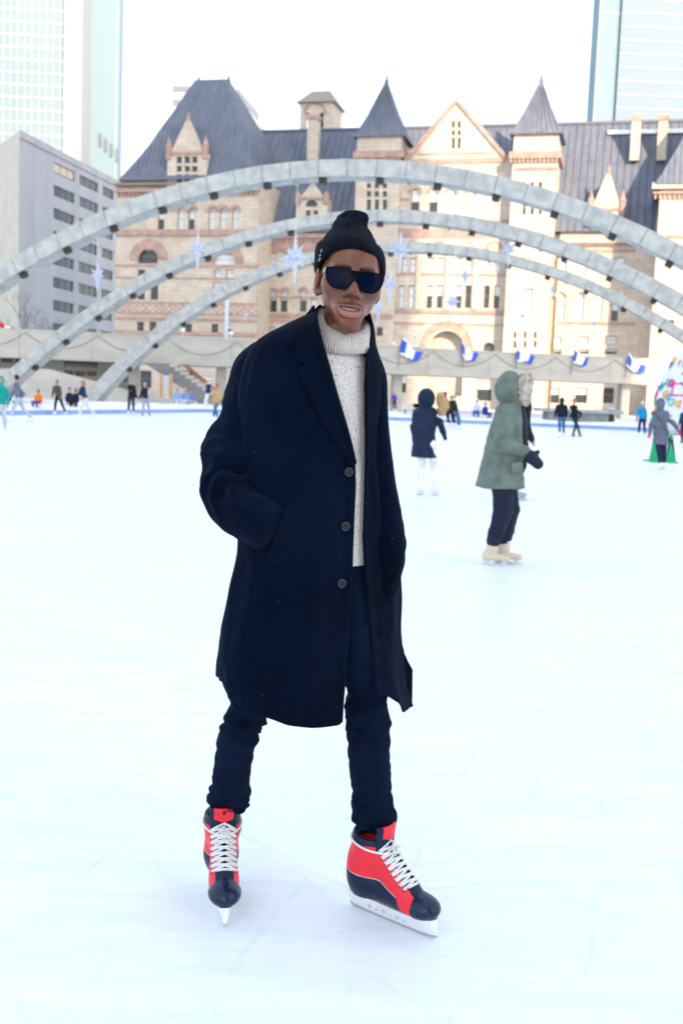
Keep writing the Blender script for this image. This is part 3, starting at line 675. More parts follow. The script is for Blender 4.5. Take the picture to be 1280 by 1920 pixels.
# --- pointed turrets
def turret(x0, x1, yb, yc, yr, yap, w, depth, wins, cx_ap, x0b, x1b, ybw):
    a, b_ = uh(x0, yr+20, w), uh(x1, yr+20, w); xm = (x0+x1)/2
    zr_, za = zh(xm, yr, w), zh(cx_ap, yap, w-depth/2); zc = zh(xm, yc, w)
    hs = [win(*q[:4], w, 0, q[4], bars=0) for q in wins]
    wall_holes(a, b_, .19, zr_, hs, w, .5).add([(b_, -w, .19), (b_, -w+depth, .19), (b_, -w+depth, zr_), (b_, -w, zr_)], [(0, 1, 2, 3)]).add([(a, -w, .19), (a, -w+depth, .19), (a, -w+depth, zr_), (a, -w, zr_)], [(3, 2, 1, 0)]).build('turret_wall', M_stone, hall)
    e = .45
    o = MB().box((a-e, -w-e, zc-.5), (b_+e, -w+depth+e, zc+.35)).build('cornice', M_brown, hall)
    mb = MB(); n_ = 12
    for k in range(n_):
        q = (b_-a+.6)/n_; mb.box((a-.3+q*k, -w-.32, zc-1.0), (a-.3+q*k+q*.5, -w, zc-.5))
    tag(mb.build('corbel', M_brown, hall), kind='stuff')
    um = (a+b_)/2; hw = (b_-a)/2+.55; yc_ = -w+depth/2; hd = depth/2+.55
    lv = [(1, 0), (.9, .06), (.45, .5), (.04, .985)]
    V = []; F = []
    for s, t in lv:
        z = zr_+(za-zr_)*t; V += [(um-hw*s, yc_-hd*s, z), (um+hw*s, yc_-hd*s, z), (um+hw*s, yc_+hd*s, z), (um-hw*s, yc_+hd*s, z)]
    for i in range(3):
        for k in range(4): F.append((4*i+k, 4*i+(k+1) % 4, 4*i+4+(k+1) % 4, 4*i+4+k))
    F += [(12, 13, 14, 15), (3, 2, 1, 0)]
    r = obj('turret_roof', V, F, M_slate, hall); mb = MB()
    for f in np.linspace(-.9, .9, 9):
        mb.tube([(um+hw*f, yc_-hd-.02, zr_), (um+hw*f*.9, yc_-hd*.9-.03, zr_+(za-zr_)*.06), (um+hw*f*.04, yc_-hd*.04-.03, zr_+(za-zr_)*.98)], .05, 4)
    tag(mb.build('roof_seam', M_slate, r), kind='stuff')
    MB().lathe([(.28, -.3), (.32, 0), (.12, .25), (.16, .45), (.03, .8), (.02, 1.9)], 8, (um, yc_, za)).build('finial', M_slate, r)
turret(669, 752, 0, 289, 257, 152, 1.5, 6.0, [(x, y0, x+8, y1, 'd') for x in (687, 702, 717) for y0, y1 in ((343, 353), (358, 369), (374, 395))]+[(680, 470, 692, 500, 'm'), (706, 470, 718, 500, 'm'), (705, 613, 717, 630, 'd')], 717, 0, 0, 0)
turret(962, 1046, 0, 290, 252, 150, 3.0, 6.0, [(x, y0, x+6, y1, 'd') for x in (979, 994, 1009) for y0, y1 in ((341, 352), (380, 402))]+[(x, y0, x+5, y1, 'd') for x in (962, 981, 1000) for y0, y1 in ((622, 634), (639, 652))]+[(980, 541, 998, 596, 'l', )], 1010, 0, 0, 0)
corb(966, 1046, 312, 318, 3.25, 12)
# --- central gabled bay
W = 1.0; hl = []
for x, st in ((770, 'm'), (804, 'm'), (839, 'l'), (876, 'l'), (911, 'l')): hl.append(win(x, 354, x+16, 402, W, 1, st))
for x, st in ((753, 'l'), (768, 'l'), (802, 'l'), (820, 'l'), (855, 'l'), (872, 'l'), (907, 'l'), (925, 'l')): hl.append(win(x, 483, x+12, 511, W, 0, st))
for x, st in ((747, 'l'), (765, 'l'), (799, 'm'), (818, 'm'), (854, 'm'), (871, 'd'), (906, 'd'), (925, 'm')): hl.append(win(x, 535, x+11, 578, W, 0, st))
for x in (747, 905): hl.append(win(x, 642, x+21, 672, W, 1, 'd'))
E_ = hr(802, 620, 868, 742, W); hl.append((*E_, 1))
hl.append(win(742, 704, 761, 736, W, 0, 'm')); hl.append(win(893, 712, 921, 752, W, 0, 'm'))
a0, a1 = uh(737, 500, W), uh(958, 480, W); zg0 = zh(850, 300, W)
wall_holes(a0, a1, .19, zg0, hl, W).build('wall', M_stone, hall)
# recessed entrance: inner wall with two arches and timber doors
hi = [(*hr(810, 648, 830, 676, W-2), 1), (*hr(845, 650, 866, 678, W-2), 1)]
wall_holes(E_[0]-1, E_[1]+1, .19, E_[3]+.5, hi, W-2.0, .3).build('entrance_wall', M_stone, hall)
for q in hi: MB().box((q[0], -W+2.2, q[2]), (q[1], -W+2.25, q[3])).build('window', M_pd, hall)
ring(835, 652, 60, 50, W+.15, M_stone); ring(835, 652, 50, 35, W+.05, M_brown); ring(835, 652, 34, 31, W-.6, M_brown)
for k in range(4):
    q = hr(802+k*15.5, 706, 815+k*15.5, 748, W-1.8); d_ = MB().box((q[0], -W+1.8, .19), (q[1], -W+1.95, q[3])).build('door', M_orange, hall)
    MB().box((q[0]+.3, -W+1.77, q[3]-1.5), (q[1]-.3, -W+1.8, q[3]-.5)).build('pane', M_pd, d_)
# gable
ug0, ug1, ugm = uh(762, 300, W), uh(948, 302, W), uh(856, 186, W); zga = zh(856, 188, W); s_ = (zga-zg0)
gw = [win(x, y0, x+6, y1, W, 0, 'd', bars=0) for x in (846, 857) for y0, y1 in ((227, 240), (244, 254), (258, 279))]
gq = (min(q[0] for q in gw), max(q[1] for q in gw), min(q[2] for q in gw), max(q[3] for q in gw))
wall_holes(gq[0]-.8, gq[1]+.8, zg0, gq[3]+.6, gw, W, .4).build('gable_wall', M_stone, hall)
def gx(z, side): return ugm+(ug0-ugm if side < 0 else ug1-ugm)*(zga-z)/s_
mb = MB()
for sd, e in ((-1, gq[0]-.8), (1, gq[1]+.8)):
    mb.prism([(gx(zg0, sd), zg0), (e, zg0), (e, gq[3]+.6), (gx(gq[3]+.6, sd), gq[3]+.6)], -W, -W+.5)
mb.prism([(gx(gq[3]+.6, -1), gq[3]+.6), (gx(gq[3]+.6, 1), gq[3]+.6), (ugm, zga)], -W, -W+.5)
mb.build('gable', M_stone, hall)
for sd in (-1, 1):
    MB().prism([(gx(zg0, sd)+.5*sd, zg0), (gx(zg0, sd)-.2*sd, zg0), (ugm-.0, zga-.3), (ugm, zga+.5)], -W-.3, -W+.8).build('coping', M_brown, hall)
MB().add([(gx(zg0, -1), -W+.4, zg0), (ugm, -W+.4, zga), (ugm, 10, zga), (gx(zg0, -1), 10, zg0), (gx(zg0, 1), -W+.4, zg0), (gx(zg0, 1), 10, zg0)], [(0, 1, 2, 3), (1, 4, 5, 2)]).build('gable_roof', M_slate, hall)
seg('string_course', M_stone, 785, 282, 925, 287, W+.2, .3); seg('string_course', M_brown, 765, 303, 945, 306, W+.15, .3); corb(770, 945, 296, 301, W+.15, 24)
seg('string_course', M_brown, 741, 372, 768, 376, W+.1, .2)
for i, x in enumerate((778, 812, 847, 884, 919)): ring(x, 362, 14, 8.5, W+.12)
seg('string_course', M_brown, 740, 412, 957, 416, W+.3, .4); seg('spandrel_band', M_brown, 740, 428, 957, 446, W+.08, .2)
for x in (770, 822, 873, 925): ring(x, 466, 15, 11, W+.12, M_brown); ring(x, 466, 11, 1, W+.05, M_stone)
seg('string_course', M_brown, 738, 513, 956, 516, W+.14, .2); seg('string_course', M_brown, 738, 581, 954, 588, W+.2, .3); seg('string_course', M_brown, 736, 606, 952, 609, W+.15, .2)
for x in (783, 838, 890): seg('pier', M_stone, x-4, 476, x+4, 580, W+.25, .3)
seg('string_course', M_brown, 672, 589, 736, 596, 1.75, .4); seg('string_course', M_brown, 672, 520, 736, 526, 1.75, .4)
seg('downpipe', M_frame, 947, 410, 948.4, 664, W+.4, .2)
# --- right recess
W = 0; hl = []
for x in (1050, 1085, 1120): hl.append(win(x-6, 547, x+9, 600, W, 1, 'l'))
for x, st in ((1150, 'm'),): hl.append(win(x-5, 566, x+8, 602, W, 0, st))
for x in (1052, 1090, 1128, 1160): hl.append(win(x-8, 482, x+10, 508, W, 0, 'l'))
for x0, x1 in ((1037, 1052), (1083, 1103), (1133, 1155)): hl.append(win(x0, 630, x1, 646, W, 0, 'l')); hl.append(win(x0, 655, x1, 664, W, 0, 'm'))
for x0, x1 in ((1031, 1048), (1077, 1100), (1130, 1150)): hl.append(win(x0, 727, x1, 756, W, 0, 'd' if x0 > 1120 else 'm'))
a0, a1 = uh(1046, 500, W), uh(1232, 480, W); zw = zh(1120, 462, W)
wall_holes(a0, a1, .19, zev, hl, W).build('wall', M_stone, hall)
corb(1050, 1185, 456, 461, .35, 26); seg('cornice', M_stone, 1046, 448, 1190, 455, .5, .8); seg('string_course', M_brown, 1046, 604, 1190, 608, .15, .3); seg('string_course', M_brown, 1046, 468, 1190, 472, .12, .3)
for x in (1051, 1086, 1121): ring(x+1, 556, 13, 9, .12, M_stone)
dormer(1104, 1166, 420, 392, 326, 1.0, [(1124, 379+14, 1146, 412, 'l', 1)])
# --- right pavilion, mirrored hipped roof, runs out of the photo
W = 7.0; xw = 1226
hl = [win(1250, 480, 1262, 500, W, 0, 'l'), win(1275, 480, 1287, 500, W, 0, 'l'), win(1246, 600, 1262, 625, W, 0, 'd'), win(1280, 600, 1296, 625, W, 0, 'l')]
a0 = uh(xw, 520, W); a1 = a0+19; ze = zh(1245, 336, W)
wall_holes(a0, a1, .19, ze, hl, W).build('wall', M_stone, hall)
s1 = [(0, 0)]
hs = []
MB().box((a0, -W+.01, .19), (a0+.3, 0, ze)).build('side_wall', M_brown, hall); MB().box((a1-.3, -W+.01, .19), (a1, 10, ze)).build('side_wall', M_brown, hall)  # same pavilion stone; its shaded side is painted in with the darker brown
for z0_, h_ in ((16.5, 3.2), (9, 2.5), (22, 3.0)):
    f = MB().box((a0-.06, -W+2.0, z0_), (a0+.05, -W+4.2, z0_+h_)).build('window', M_frame, hall); MB().box((a0-.1, -W+2.15, z0_+.15), (a0-.065, -W+4.05, z0_+h_-.15)).build('pane', M_pl, f)
seg('cornice', M_stone, 1222, 341, 1420, 352, W+.7, 1); seg('cornice', M_brown, 1224, 358, 1420, 362, W+.4, .9); corb(1224, 1420, 364, 372, W+.25, 22); seg('string_course', M_brown, 1228, 441, 1420, 445, W+.2, .4); seg('string_course', M_brown, 1228, 466, 1420, 470, W+.1, .3)
hiproof([(342, 1226, 1500), (325, 1240, 1488), (300, 1254, 1470), (270, 1272, 1455), (200, 1312, 1418), (150, 1345, 1385)], -.5, [8.4, 7.6, 6.5, 5.6, 3.2, 1.4], 26)
MB().box((uh(217, 500, 6)+.3, 1, .19), (ua+6, 20, zev)).box((ua+6.01, .55, .19), (ub, 19.5, zev-.1)).build('rear_mass', M_stone, hall)

# ================================================================== GREY OFFICE BLOCK AT LEFT
A0 = at(37, 244, 185)[:2]; B0 = at(216, 335, 225)[:2]
dr = (B0-A0); Lr = np.linalg.norm(dr); ang = math.atan2(dr[1], dr[0]); OPn = Plane(A0, ang)
zt = at(37, 244, 185)[2]
off = empty('office_block', (A0[0], A0[1], 0), ang, 'grey concrete office block with rows of dark strip windows, at left behind the arches', 'building')
hs = []
def orr(x0, x1, yt, yb, xr_):
    a, b_ = OPn.hit(x0, (yt+yb)/2)[0], OPn.hit(x1, (yt+yb)/2)[0]; return a, b_, OPn.hit(x0, yb)[1], OPn.hit(x0, yt)[1]
cols = [(101, 140), (149, 184), (192, 213), (221, 240)]
cu = [(OPn.hit(a, 420)[0], OPn.hit(b_, 420)[0]) for a, b_ in cols]
for k in range(9):
    z1 = OPn.hit(101, 303+43.2*k)[1]; z0 = OPn.hit(101, 323+43.2*k)[1]
    for c0, c1 in cu: hs.append((c0, c1, z0, z1))
LR = cu[-1][1]+2
wall_holes(0, LR, .19, zt, hs, 0, .6).build('wall', M_office, off)
Bl = Plane(A0, 0); 
lf = np.array(at(0, 268, 197)[:2]); d2 = lf-A0; d2 = d2/np.linalg.norm(d2)*38
c_, s2 = math.cos(-ang), math.sin(-ang); l2 = (d2[0]*c_-d2[1]*s2, d2[0]*s2+d2[1]*c_)
MB().add([(0, 0, .19), (l2[0], l2[1], .19), (l2[0], l2[1], zt), (0, 0, zt)], [(0, 3, 2, 1)][0:1]).build('end_wall', M_office2, off)
MB().add([(0, 0, zt), (LR, 0, zt), (LR, 30, zt), (l2[0], l2[1], zt)], [(0, 1, 2, 3)]).build('roof', M_office, off)
MB().box((-.05, -.25, zt-1.2), (LR, -.0, zt-.0)).build('parapet', M_office, off)
for c0, c1, z0, z1 in hs:
    f = MB().box((c0, .3, z0), (c1, .36, z1)).build('window', M_pd, off)
    wd = (c1-c0)/3
    MB().box((c0+wd-.06, .22, z0), (c0+wd+.06, .3, z1)).build('mullion', M_frame, f); MB().box((c0+2*wd-.06, .22, z0), (c0+2*wd+.06, .3, z1)).build('mullion', M_frame, f)
    if z1 > OPn.hit(101, 330)[1] and c0 < 14: MB().box((c0+.1, .27, z0+.3), (c1-.3, .3, z1-.1)).build('blind', mat('beige_blind', (.55, .47, .36), .8), f)
for i in range(1, 12):
    z = OPn.hit(101, 345+43.2*(i-1))[1]
    MB().box((cu[0][0]-.5, -.06, z-.06), (LR, 0, z+.06)).build('floor_line', M_office, off) if i < 9 else None
MB().tube([(2, 8, zt), (2, 8, zt+5)], .12, 6).build('antenna', M_office, off)

# ================================================================== DISTANT GLASS TOWERS
def tower(px0, px1, Y, H, depth, rz, name, label, gm, bay, fl, edge=0, right_m=None, py=200):
    P0, P1 = at(px0, py, Y), at(px1, py, Y); Wd = (P1[0]-P0[0])/math.cos(rz)
    o = empty(name, (P0[0], Y, 0), rz, label, 'skyscraper')
    MB().box((0, 0, .19), (Wd, depth, H)).build('glass_wall', gm, o)
    mb = MB()
    for u in np.arange(0, Wd+.01, bay): mb.box((u-.14*min(bay, 3)/3, -.18, 0), (u+.14*min(bay, 3)/3, 0-.002, H))
    tag(mb.build('mullion', M_tower, o), kind='stuff'); mb = MB()
    for z in np.arange(fl, H, fl): mb.box((0, -.12, z-.22), (Wd, -.003, z+.22))
    tag(mb.build('floor_band', M_tower, o), kind='stuff')
    return o, Wd
o, Wd = tower(-60, 119, 330, 230, 40, .05, 'glass_tower', 'pale glass skyscraper with a fine square grid at the left edge', M_glass1, 2.1, 3.6)
MB().box((Wd+.01, -1.5, .19), (Wd+5.2, 30, 232)).build('corner_pier', M_tower, o)
mb = MB()
o2, W2 = tower(141, 224, 345, 240, 4, -.05, 'glass_tower', 'smooth pale blue skyscraper between the gridded tower and the steep grey roof', M_glass2 if False else mat('tower_sky_glass', (.185, .275, .335), .5, spec=.15), 13, 60)
for k in range(14): MB().box((-.9, -.6, at(151, 160, 345)[2]-k*2.15), (-.3, -.2, at(151, 160, 345)[2]-k*2.15+1.5)).build('vent', M_dglass, o2)
zt2 = at(190, 245, 345)[2]
for k in range(4):
    a = (.55+.13*k)*W2; MB().box((a, -.3, zt2-k*1.5-5), (a+1.0, -.25, zt2-k*1.5-1)).build('window', mat('pale_lilac_glass', (.13, .15, .22), .3), o2)
o3, W3 = tower(1113, 1152, 340, 240, 10, 0, 'glass_tower', 'pale blue skyscraper rising behind the hall at the right edge', M_glass2, 30, 60)
MB().box((W3+.02, -1.2, .19), (W3+50, 40, 242)).build('front_wall', mat('tower_white_glass', (.155, .215, .275), .5, spec=.15), o3)
mb = MB()
for z in np.arange(4, 240, 4): mb.box((W3+.02, -1.3, z-.12), (W3+50, -1.203, z+.12))
tag(mb.build('floor_band', M_tower, o3), kind='stuff')
P = at(324, 158, 300); Q = at(350, 158, 300); R_ = at(438, 158, 300); S_ = at(487, 210, 300)
o = empty('far_office_tower', (P[0], 300, 0), 0, 'pale far building peeping out on both sides of the steep grey pavilion roof', 'building')
mb = MB().prism([(0, .19), (S_[0]-P[0], .19), (S_[0]-P[0], S_[2]), (R_[0]-P[0], P[2]), (0, P[2])], 0, 20).build('wall', M_tower, o)
for k in range(4): MB().box((.1, -.1, P[2]-2-k*3.6), (S_[0]-P[0]-9, -.005, P[2]-.4-k*3.6)).build('window_band', mat('pale_lilac_glass', (.13, .15, .22), .3), o)
MB().prism([(R_[0]-P[0]+1, P[2]-2.2), (S_[0]-P[0]-.3, S_[2]-2.6), (S_[0]-P[0]-.3, S_[2]-.3), (R_[0]-P[0]+1, P[2]-.1)], -.1, -.005).build('window_band', mat('pale_lilac_glass2', (.13, .16, .22), .3), o)

# ================================================================== TOWER BEHIND THE CAMERA that throws the shade over the square
o = empty('hotel_slab', (20, -140, 0), 0, 'tall concrete hotel slab standing behind the camera across the square', 'building')
MB().box((0, -22, 0), (111, 0, 250)).build('wall', M_office, o)
mb = MB()
for z in np.arange(6, 246, 3.4): mb.box((1, .002, z), (110, .25, z+1.7))
tag(mb.build('window_band', M_pd, o), kind='stuff')

# ================================================================== STREET FURNITURE
o = empty('stone_planter', (0, 0, 0), 0, 'long low grey stone planter behind the kerb right of the green parka', 'planter')
a = at(1012, 785, 70); b_ = at(1166, 792, 70); z1 = at(1090, 772, 70)[2]; z0_ = at(1090, 780, 70)[2]
MB().box((a[0]+.5, 70, .19), (b_[0]-.9, 72, z0_+.2)).build('base', mat('grey_granite', (.25, .27, .29), .8, var=.2, vscale=3), o)
MB().box((a[0]-.1, 69.8, z0_+.2), (b_[0], 72.3, z1+.15)).build('ledge', mat('grey_granite2', (.36, .38, .40), .8, var=.15, vscale=3), o)
P = at(1178, 775, 78); o = empty('litter_bin', (P[0]-1.3, 78, .19), 0, 'dark litter bin beside the walkway column at right', 'bin')
MB().lathe([(.24, 0), (.28, .1), (.3, .85), (.27, .9)], 12).build('drum', M_black, o, True); MB().lathe([(.31, 0), (.31, .06), (.12, .2), (.02, .22)], 12, (0, 0, .9)).build('lid', M_steel, o, True)
for i, (px, py) in enumerate(((772, 760), (790, 762))):
    P = at(px, py, 74); o = empty('metal_bench', (P[0], 74, .19), 0, ['metal bench behind the rink beside the man\'s coat', 'metal bench behind the hood of the navy parka'][i], 'bench', 'metal benches behind the rink')
    for z in (.42, .46): MB().box((-.55, -.2, z), (.55, .2, z+.03)).build('seat_slat', M_steel, o)
    MB().box((-.55, .2, .55), (.55, .24, .85)).build('backrest', M_steel, o)
    for x in (-.45, .45): MB().box((x-.03, -.18, 0), (x+.03, .18, .42)).build('leg', M_black, o)
# bare tree by the office block
def bare_tree(x, y, H, label):
    o = empty('bare_tree', (x, y, .19), 0, label, 'tree', 'bare winter trees'); mb = MB(); mt = MB()
    mt.tube([(0, 0, 0), (.05, 0, H*.25), (0, .05, H*.45)], [.16, .12, .09], 7)
    def br(p, d, l, r, k):
        q = p+d*l; mb.tube([p, (p+q)/2+np.array([random.uniform(-.06, .06)*l]*3), q], [r, r*.8, r*.55], 5)
        if k: 
            for _ in range(3): 
                e = d+np.random.uniform(-.6, .6, 3); e[2] = abs(e[2])*.8+.2; br(q, e/np.linalg.norm(e), l*.72, r*.55, k-1)
    for i in range(4):
        e = np.array([random.uniform(-.7, .7), random.uniform(-.7, .7), 1.]); br(np.array([0, .03, H*(.3+.05*i)]), e/np.linalg.norm(e), H*.22, .07, 3)
    tb = mat('bark_grey', (.12, .10, .09), .9); mt.build('trunk', tb, o, True); mb.build('crown', tb, o)
P = at(44, 600, 130); bare_tree(P[0], 130, 12, 'leafless winter tree before the grey office block, left one')
P = at(75, 600, 135); bare_tree(P[0], 135, 10.5, 'leafless winter tree before the grey office block, right one')

# ================================================================== WHITE HOLIDAY TREE AT RIGHT
P = ground(1287, 800); Yt = 58.0; P = at(1290, 800, Yt)
tr = empty('holiday_tree', (P[0], Yt, .0), 0, 'white cone shaped holiday tree covered with bright colourful painted shapes at the right edge', 'holiday tree')
zt = at(1250, 655, Yt)[2]; Rb = (at(1290, 760, Yt)-at(1222, 760, Yt))[0]
mb = MB(); NN = 28; lv = []
pf = [(Rb*1.02, .2), (Rb, 1.2), (Rb*.93, 2.0), (Rb*.82, 2.9), (Rb*.66, zt*.80), (Rb*.5, zt*.93), (Rb*.3, zt), (.05, zt+.5)]
MB().lathe(pf, NN).build('cone', mat('frosted_white_cone', (.74, .79, .82), .5, var=.08, vscale=3), tr, True)
def conept(th, z):
    r = np.interp(z, [p[1] for p in pf], [p[0] for p in pf])+.03; return np.array([r*math.cos(th), r*math.sin(th), z])
pal = [(.7, .03, .25), (.02, .45, .15), (.02, .35, .7), (.75, .12, .03), (.8, .5, .02), (.35, .05, .5), (.05, .55, .5), (.8, .03, .1)]
for k in range(64):
    th = random.uniform(PI*.95, PI*1.75); z = random.uniform(.6, zt*.97); c = pal[k % 8]; mt_ = mat('decor_%d' % (k % 8), c, .5); kd = k % 4; sc = random.uniform(.12, .26)
    pts = []
    if kd == 0: pts = [(sc*math.cos(t), sc*math.sin(t)) for t in np.linspace(0, 2*PI, 13)]
    elif kd == 1: pts = [(sc*(t-.5)*2, sc*.6*math.sin(t*9)) for t in np.linspace(0, 1, 12)]
    elif kd == 2: pts = [(sc*.9*math.sin(t)**3, sc*(.8*math.cos(t)-.3*math.cos(2*t)-.12*math.cos(3*t))) for t in np.linspace(0, 2*PI, 17)]
    else: pts = [(0, -sc*1.3), (0, sc), (sc*.6, sc*1.2)]
    P3 = [conept(th+dx/max(.3, np.interp(z, [p[1] for p in pf], [p[0] for p in pf])), z+dz) for dx, dz in pts]
    MB().tube(P3, .04 if kd else .05, 5).build('ornament', mt_, tr)
q = [(-.38, -.3), (.38, -.3), (.38, .3), (-.38, .3), (-.38, -.3)]
thq, zq = PI*1.28, at(1265, 731, Yt)[2]
MB().tube([conept(thq+dx/Rb, zq+dz) for dx, dz in q], .05, 5).build('picture_frame', mat('decor_pink', (.7, .03, .3), .5), tr)

# ================================================================== SKATERS AND PASSERS-BY
SKIN = [(.42, .24, .17), (.30, .16, .11), (.50, .32, .25)]
def cloth_m(c, k='cloth'):
    return mat('%s_%02d_%02d_%02d' % (k, c[0]*99, c[1]*99, c[2]*99), c, .85, var=.18, vscale=9, bump=.35, bscale=22, sheen=.03, spec=.15)
def netobj(name, fn, lo, hi, h, ma, parent, it=1, **k):
    V, F = nets(fn, lo, hi, h)
    if it: V = smoothv(V, F, it)
    return obj(name, V, F, ma, parent, True, **k)
def skater(label, head, f1, f2, yaw, jk, tr, hem=.52, hat=None, skin=0, arms=(None, None), group='skaters on the far side of the rink', skate=(.75, .76, .78), z0=0.0, seat=False, flare=1.0, res=70, wide=1.0, scarf=None, bag=None, cat='skater', pxp=None, hoodc=None, rough=0, gloves=None, tr_w=1.0, hs=1.0, crop=.06):
    g1, g2 = ground(*f1, z0), ground(*f2, z0); Y = (g1[1]+g2[1])/2
    base = at((f1[0]+f2[0])/2, (f1[1]+f2[1])/2, Y); base[2] = z0
    root = empty('person', base, 0, label, cat, group)
    J = lambda px, py, dy=0: at(px, py, Y+dy)-base
    T = J(*head); H = T[2]; Hs = H if not seat else H*1.45
    h = H/res
    yw = math.radians(yaw); f = np.array([math.sin(yw), -math.cos(yw), 0]); r = np.array([math.cos(yw), math.sin(yw), 0])
    hc = T-np.array([0, 0, .065*Hs]); sh = T-np.array([0, 0, .185*Hs])-f*.01*Hs
    a1 = J(*f1); a2 = J(*f2); a1[1] = np.clip(g1[1]-Y, -.35, .35); a2[1] = np.clip(g2[1]-Y, -.35, .35); a1[2] = a2[2] = 0
    mid = (a1+a2)/2; hipz = .50*Hs if not seat else .27*Hs
    if seat: a1 = a1+f*.25; a2 = a2+f*.25
    hip = np.array([sh[0]*.55+mid[0]*.45, sh[1]*.55+mid[1]*.45, hipz])
    A = []
    for i, a in enumerate((a1, a2)):
        s = 1 if ((a-mid)@r) > 0 or (abs((a-mid)@r) < .01 and i) else -1
        hp = hip+r*s*.05*Hs-np.array([0, 0, .01]); an = a+np.array([0, 0, .085*Hs]); kn = (hp+an)/2+f*(.035*Hs if not seat else .16*Hs)
        if seat: kn[2] = hipz
        A.append((hp, kn, an))
    S_ = [sh+r*s*.088*Hs*wide-np.array([0, 0, .022*Hs]) for s in (-1, 1)]
    AR_ = []
    for i, s in enumerate((-1, 1)):
        if arms[i] is None: el = S_[i]+r*s*.03*Hs+np.array([0, 0, -.17*Hs])-f*.01*Hs; ha = el+f*.06*Hs+np.array([0, 0, -.13*Hs])
        else: el = J(*arms[i][0]); ha = J(*arms[i][1])
        AR_.append((S_[i], el, ha))
    lo = np.minimum.reduce([T, a1, a2, *[p for q in AR_ for p in q]])-.16*Hs; hi = np.maximum.reduce([T, a1, a2, *[p for q in AR_ for p in q]])+.16*Hs
    lo[2] = -.02; lo[1] -= .06*Hs; hi[1] += .06*Hs
    def rot(P): q = P-sh.astype(np.float32); return np.stack([q@r, q@f, P[..., 2]], -1).astype(np.float32)
    def bodyf(P):
        d = ell(rot(P), (0+(hc-sh)@r, (hc-sh)@f+.006*Hs, hc[2]), (.044*Hs, .055*Hs, .066*Hs))
        nose = hc+f*.058*Hs-np.array([0, 0, .008*Hs]); d = sm(d, cap(P, nose+np.array([0, 0, .015*Hs])-f*.006*Hs, nose, .006*Hs, .010*Hs), .01*Hs)
        d = sm(d, cap(P, hc, sh, .026*Hs), .02*Hs); d = sm(d, cap(P, sh-np.array([0, 0, .02*Hs]), hip, .05*Hs), .03*Hs)
        for q in AR_:
            d = np.minimum(d, cap(P, q[0], q[1], .018*Hs)); d = np.minimum(d, cap(P, q[1], q[2], .018*Hs, .014*Hs))
            e = q[2]-q[1]; e = e/np.linalg.norm(e); d = sm(d, cap(P, q[2], q[2]+e*.045*Hs, .018*Hs, .013*Hs), .01*Hs)
        for q in A: d = np.minimum(d, cap(P, q[0], q[1], .03*Hs)); d = np.minimum(d, cap(P, q[1], q[2], .025*Hs))
        return d
    netobj('body', bodyf, lo, hi, h*.9, mat('skin_%d' % skin, SKIN[skin], .5, var=.08), root)
    hz = hem*H if not seat else hipz-.03
    def jackf(P):
        q = rot(P); zs = [hz, hipz if hipz > hz+.02 else hz+.02, (hipz+sh[2])/2+.02, sh[2]-.06*Hs, sh[2]+.0*Hs, sh[2]+.035*Hs]
        ofx = [(hip-sh)@r]*2+[(hip-sh)@r*.5, 0, 0, 0]; ofy = [(hip-sh)@f]*2+[(hip-sh)@f*.5+.01*Hs, .01*Hs, 0, 0]
        rx = np.array([.098*flare, .092, .086, .100, .092, .036])*Hs*wide; ry = np.array([.075*flare, .07, .062, .066, .055, .035])*Hs
        d = prof(q, zs, ofx, ofy, rx, ry)
        if pxp: 
            z_, cx_, cy_, rx_, ry_ = zip(*[( (J((xl+xr)/2, py)[2]), J((xl+xr)/2, py)[0], dy, (J(xr, py)-J(xl, py))[0]/2, rd) for py, xl, xr, dy, rd in reversed(pxp)])
            d = prof(P, list(z_), list(cx_), list(cy_), list(rx_), list(ry_))
        for k in AR_:
            d = sm(d, cap(P, k[0], k[1], .038*Hs, .034*Hs), .015*Hs); d = sm(d, cap(P, k[1], k[2], .034*Hs, .029*Hs), .012*Hs)
        d = np.maximum(d, hz-P[..., 2])
        s_ = 12/Hs; return d+.005*Hs*ridge(noise3(P[..., 0]*s_, P[..., 1]*s_, P[..., 2]*s_*2.2, 5))*(1 if rough == 0 else rough)
    netobj('jacket', jackf, lo, hi, h, cloth_m(jk), root, 1)
    def trf(P):
        d = ell(P, hip, (.075*Hs, .065*Hs, .06*Hs))
        for q in A: d = sm(d, cap(P, q[0], q[1], .052*Hs*tr_w, .04*Hs*tr_w), .02*Hs); d = sm(d, cap(P, q[1], q[2]+(q[1]-q[2])*crop, .04*Hs*tr_w, .031*Hs*tr_w), .01*Hs)
        s_ = 14/Hs; return d+.004*Hs*noise3(P[..., 0]*s_, P[..., 1]*s_, P[..., 2]*s_*2.5, 6)
    netobj('trousers', trf, lo, hi, h, cloth_m(tr), root, 1)
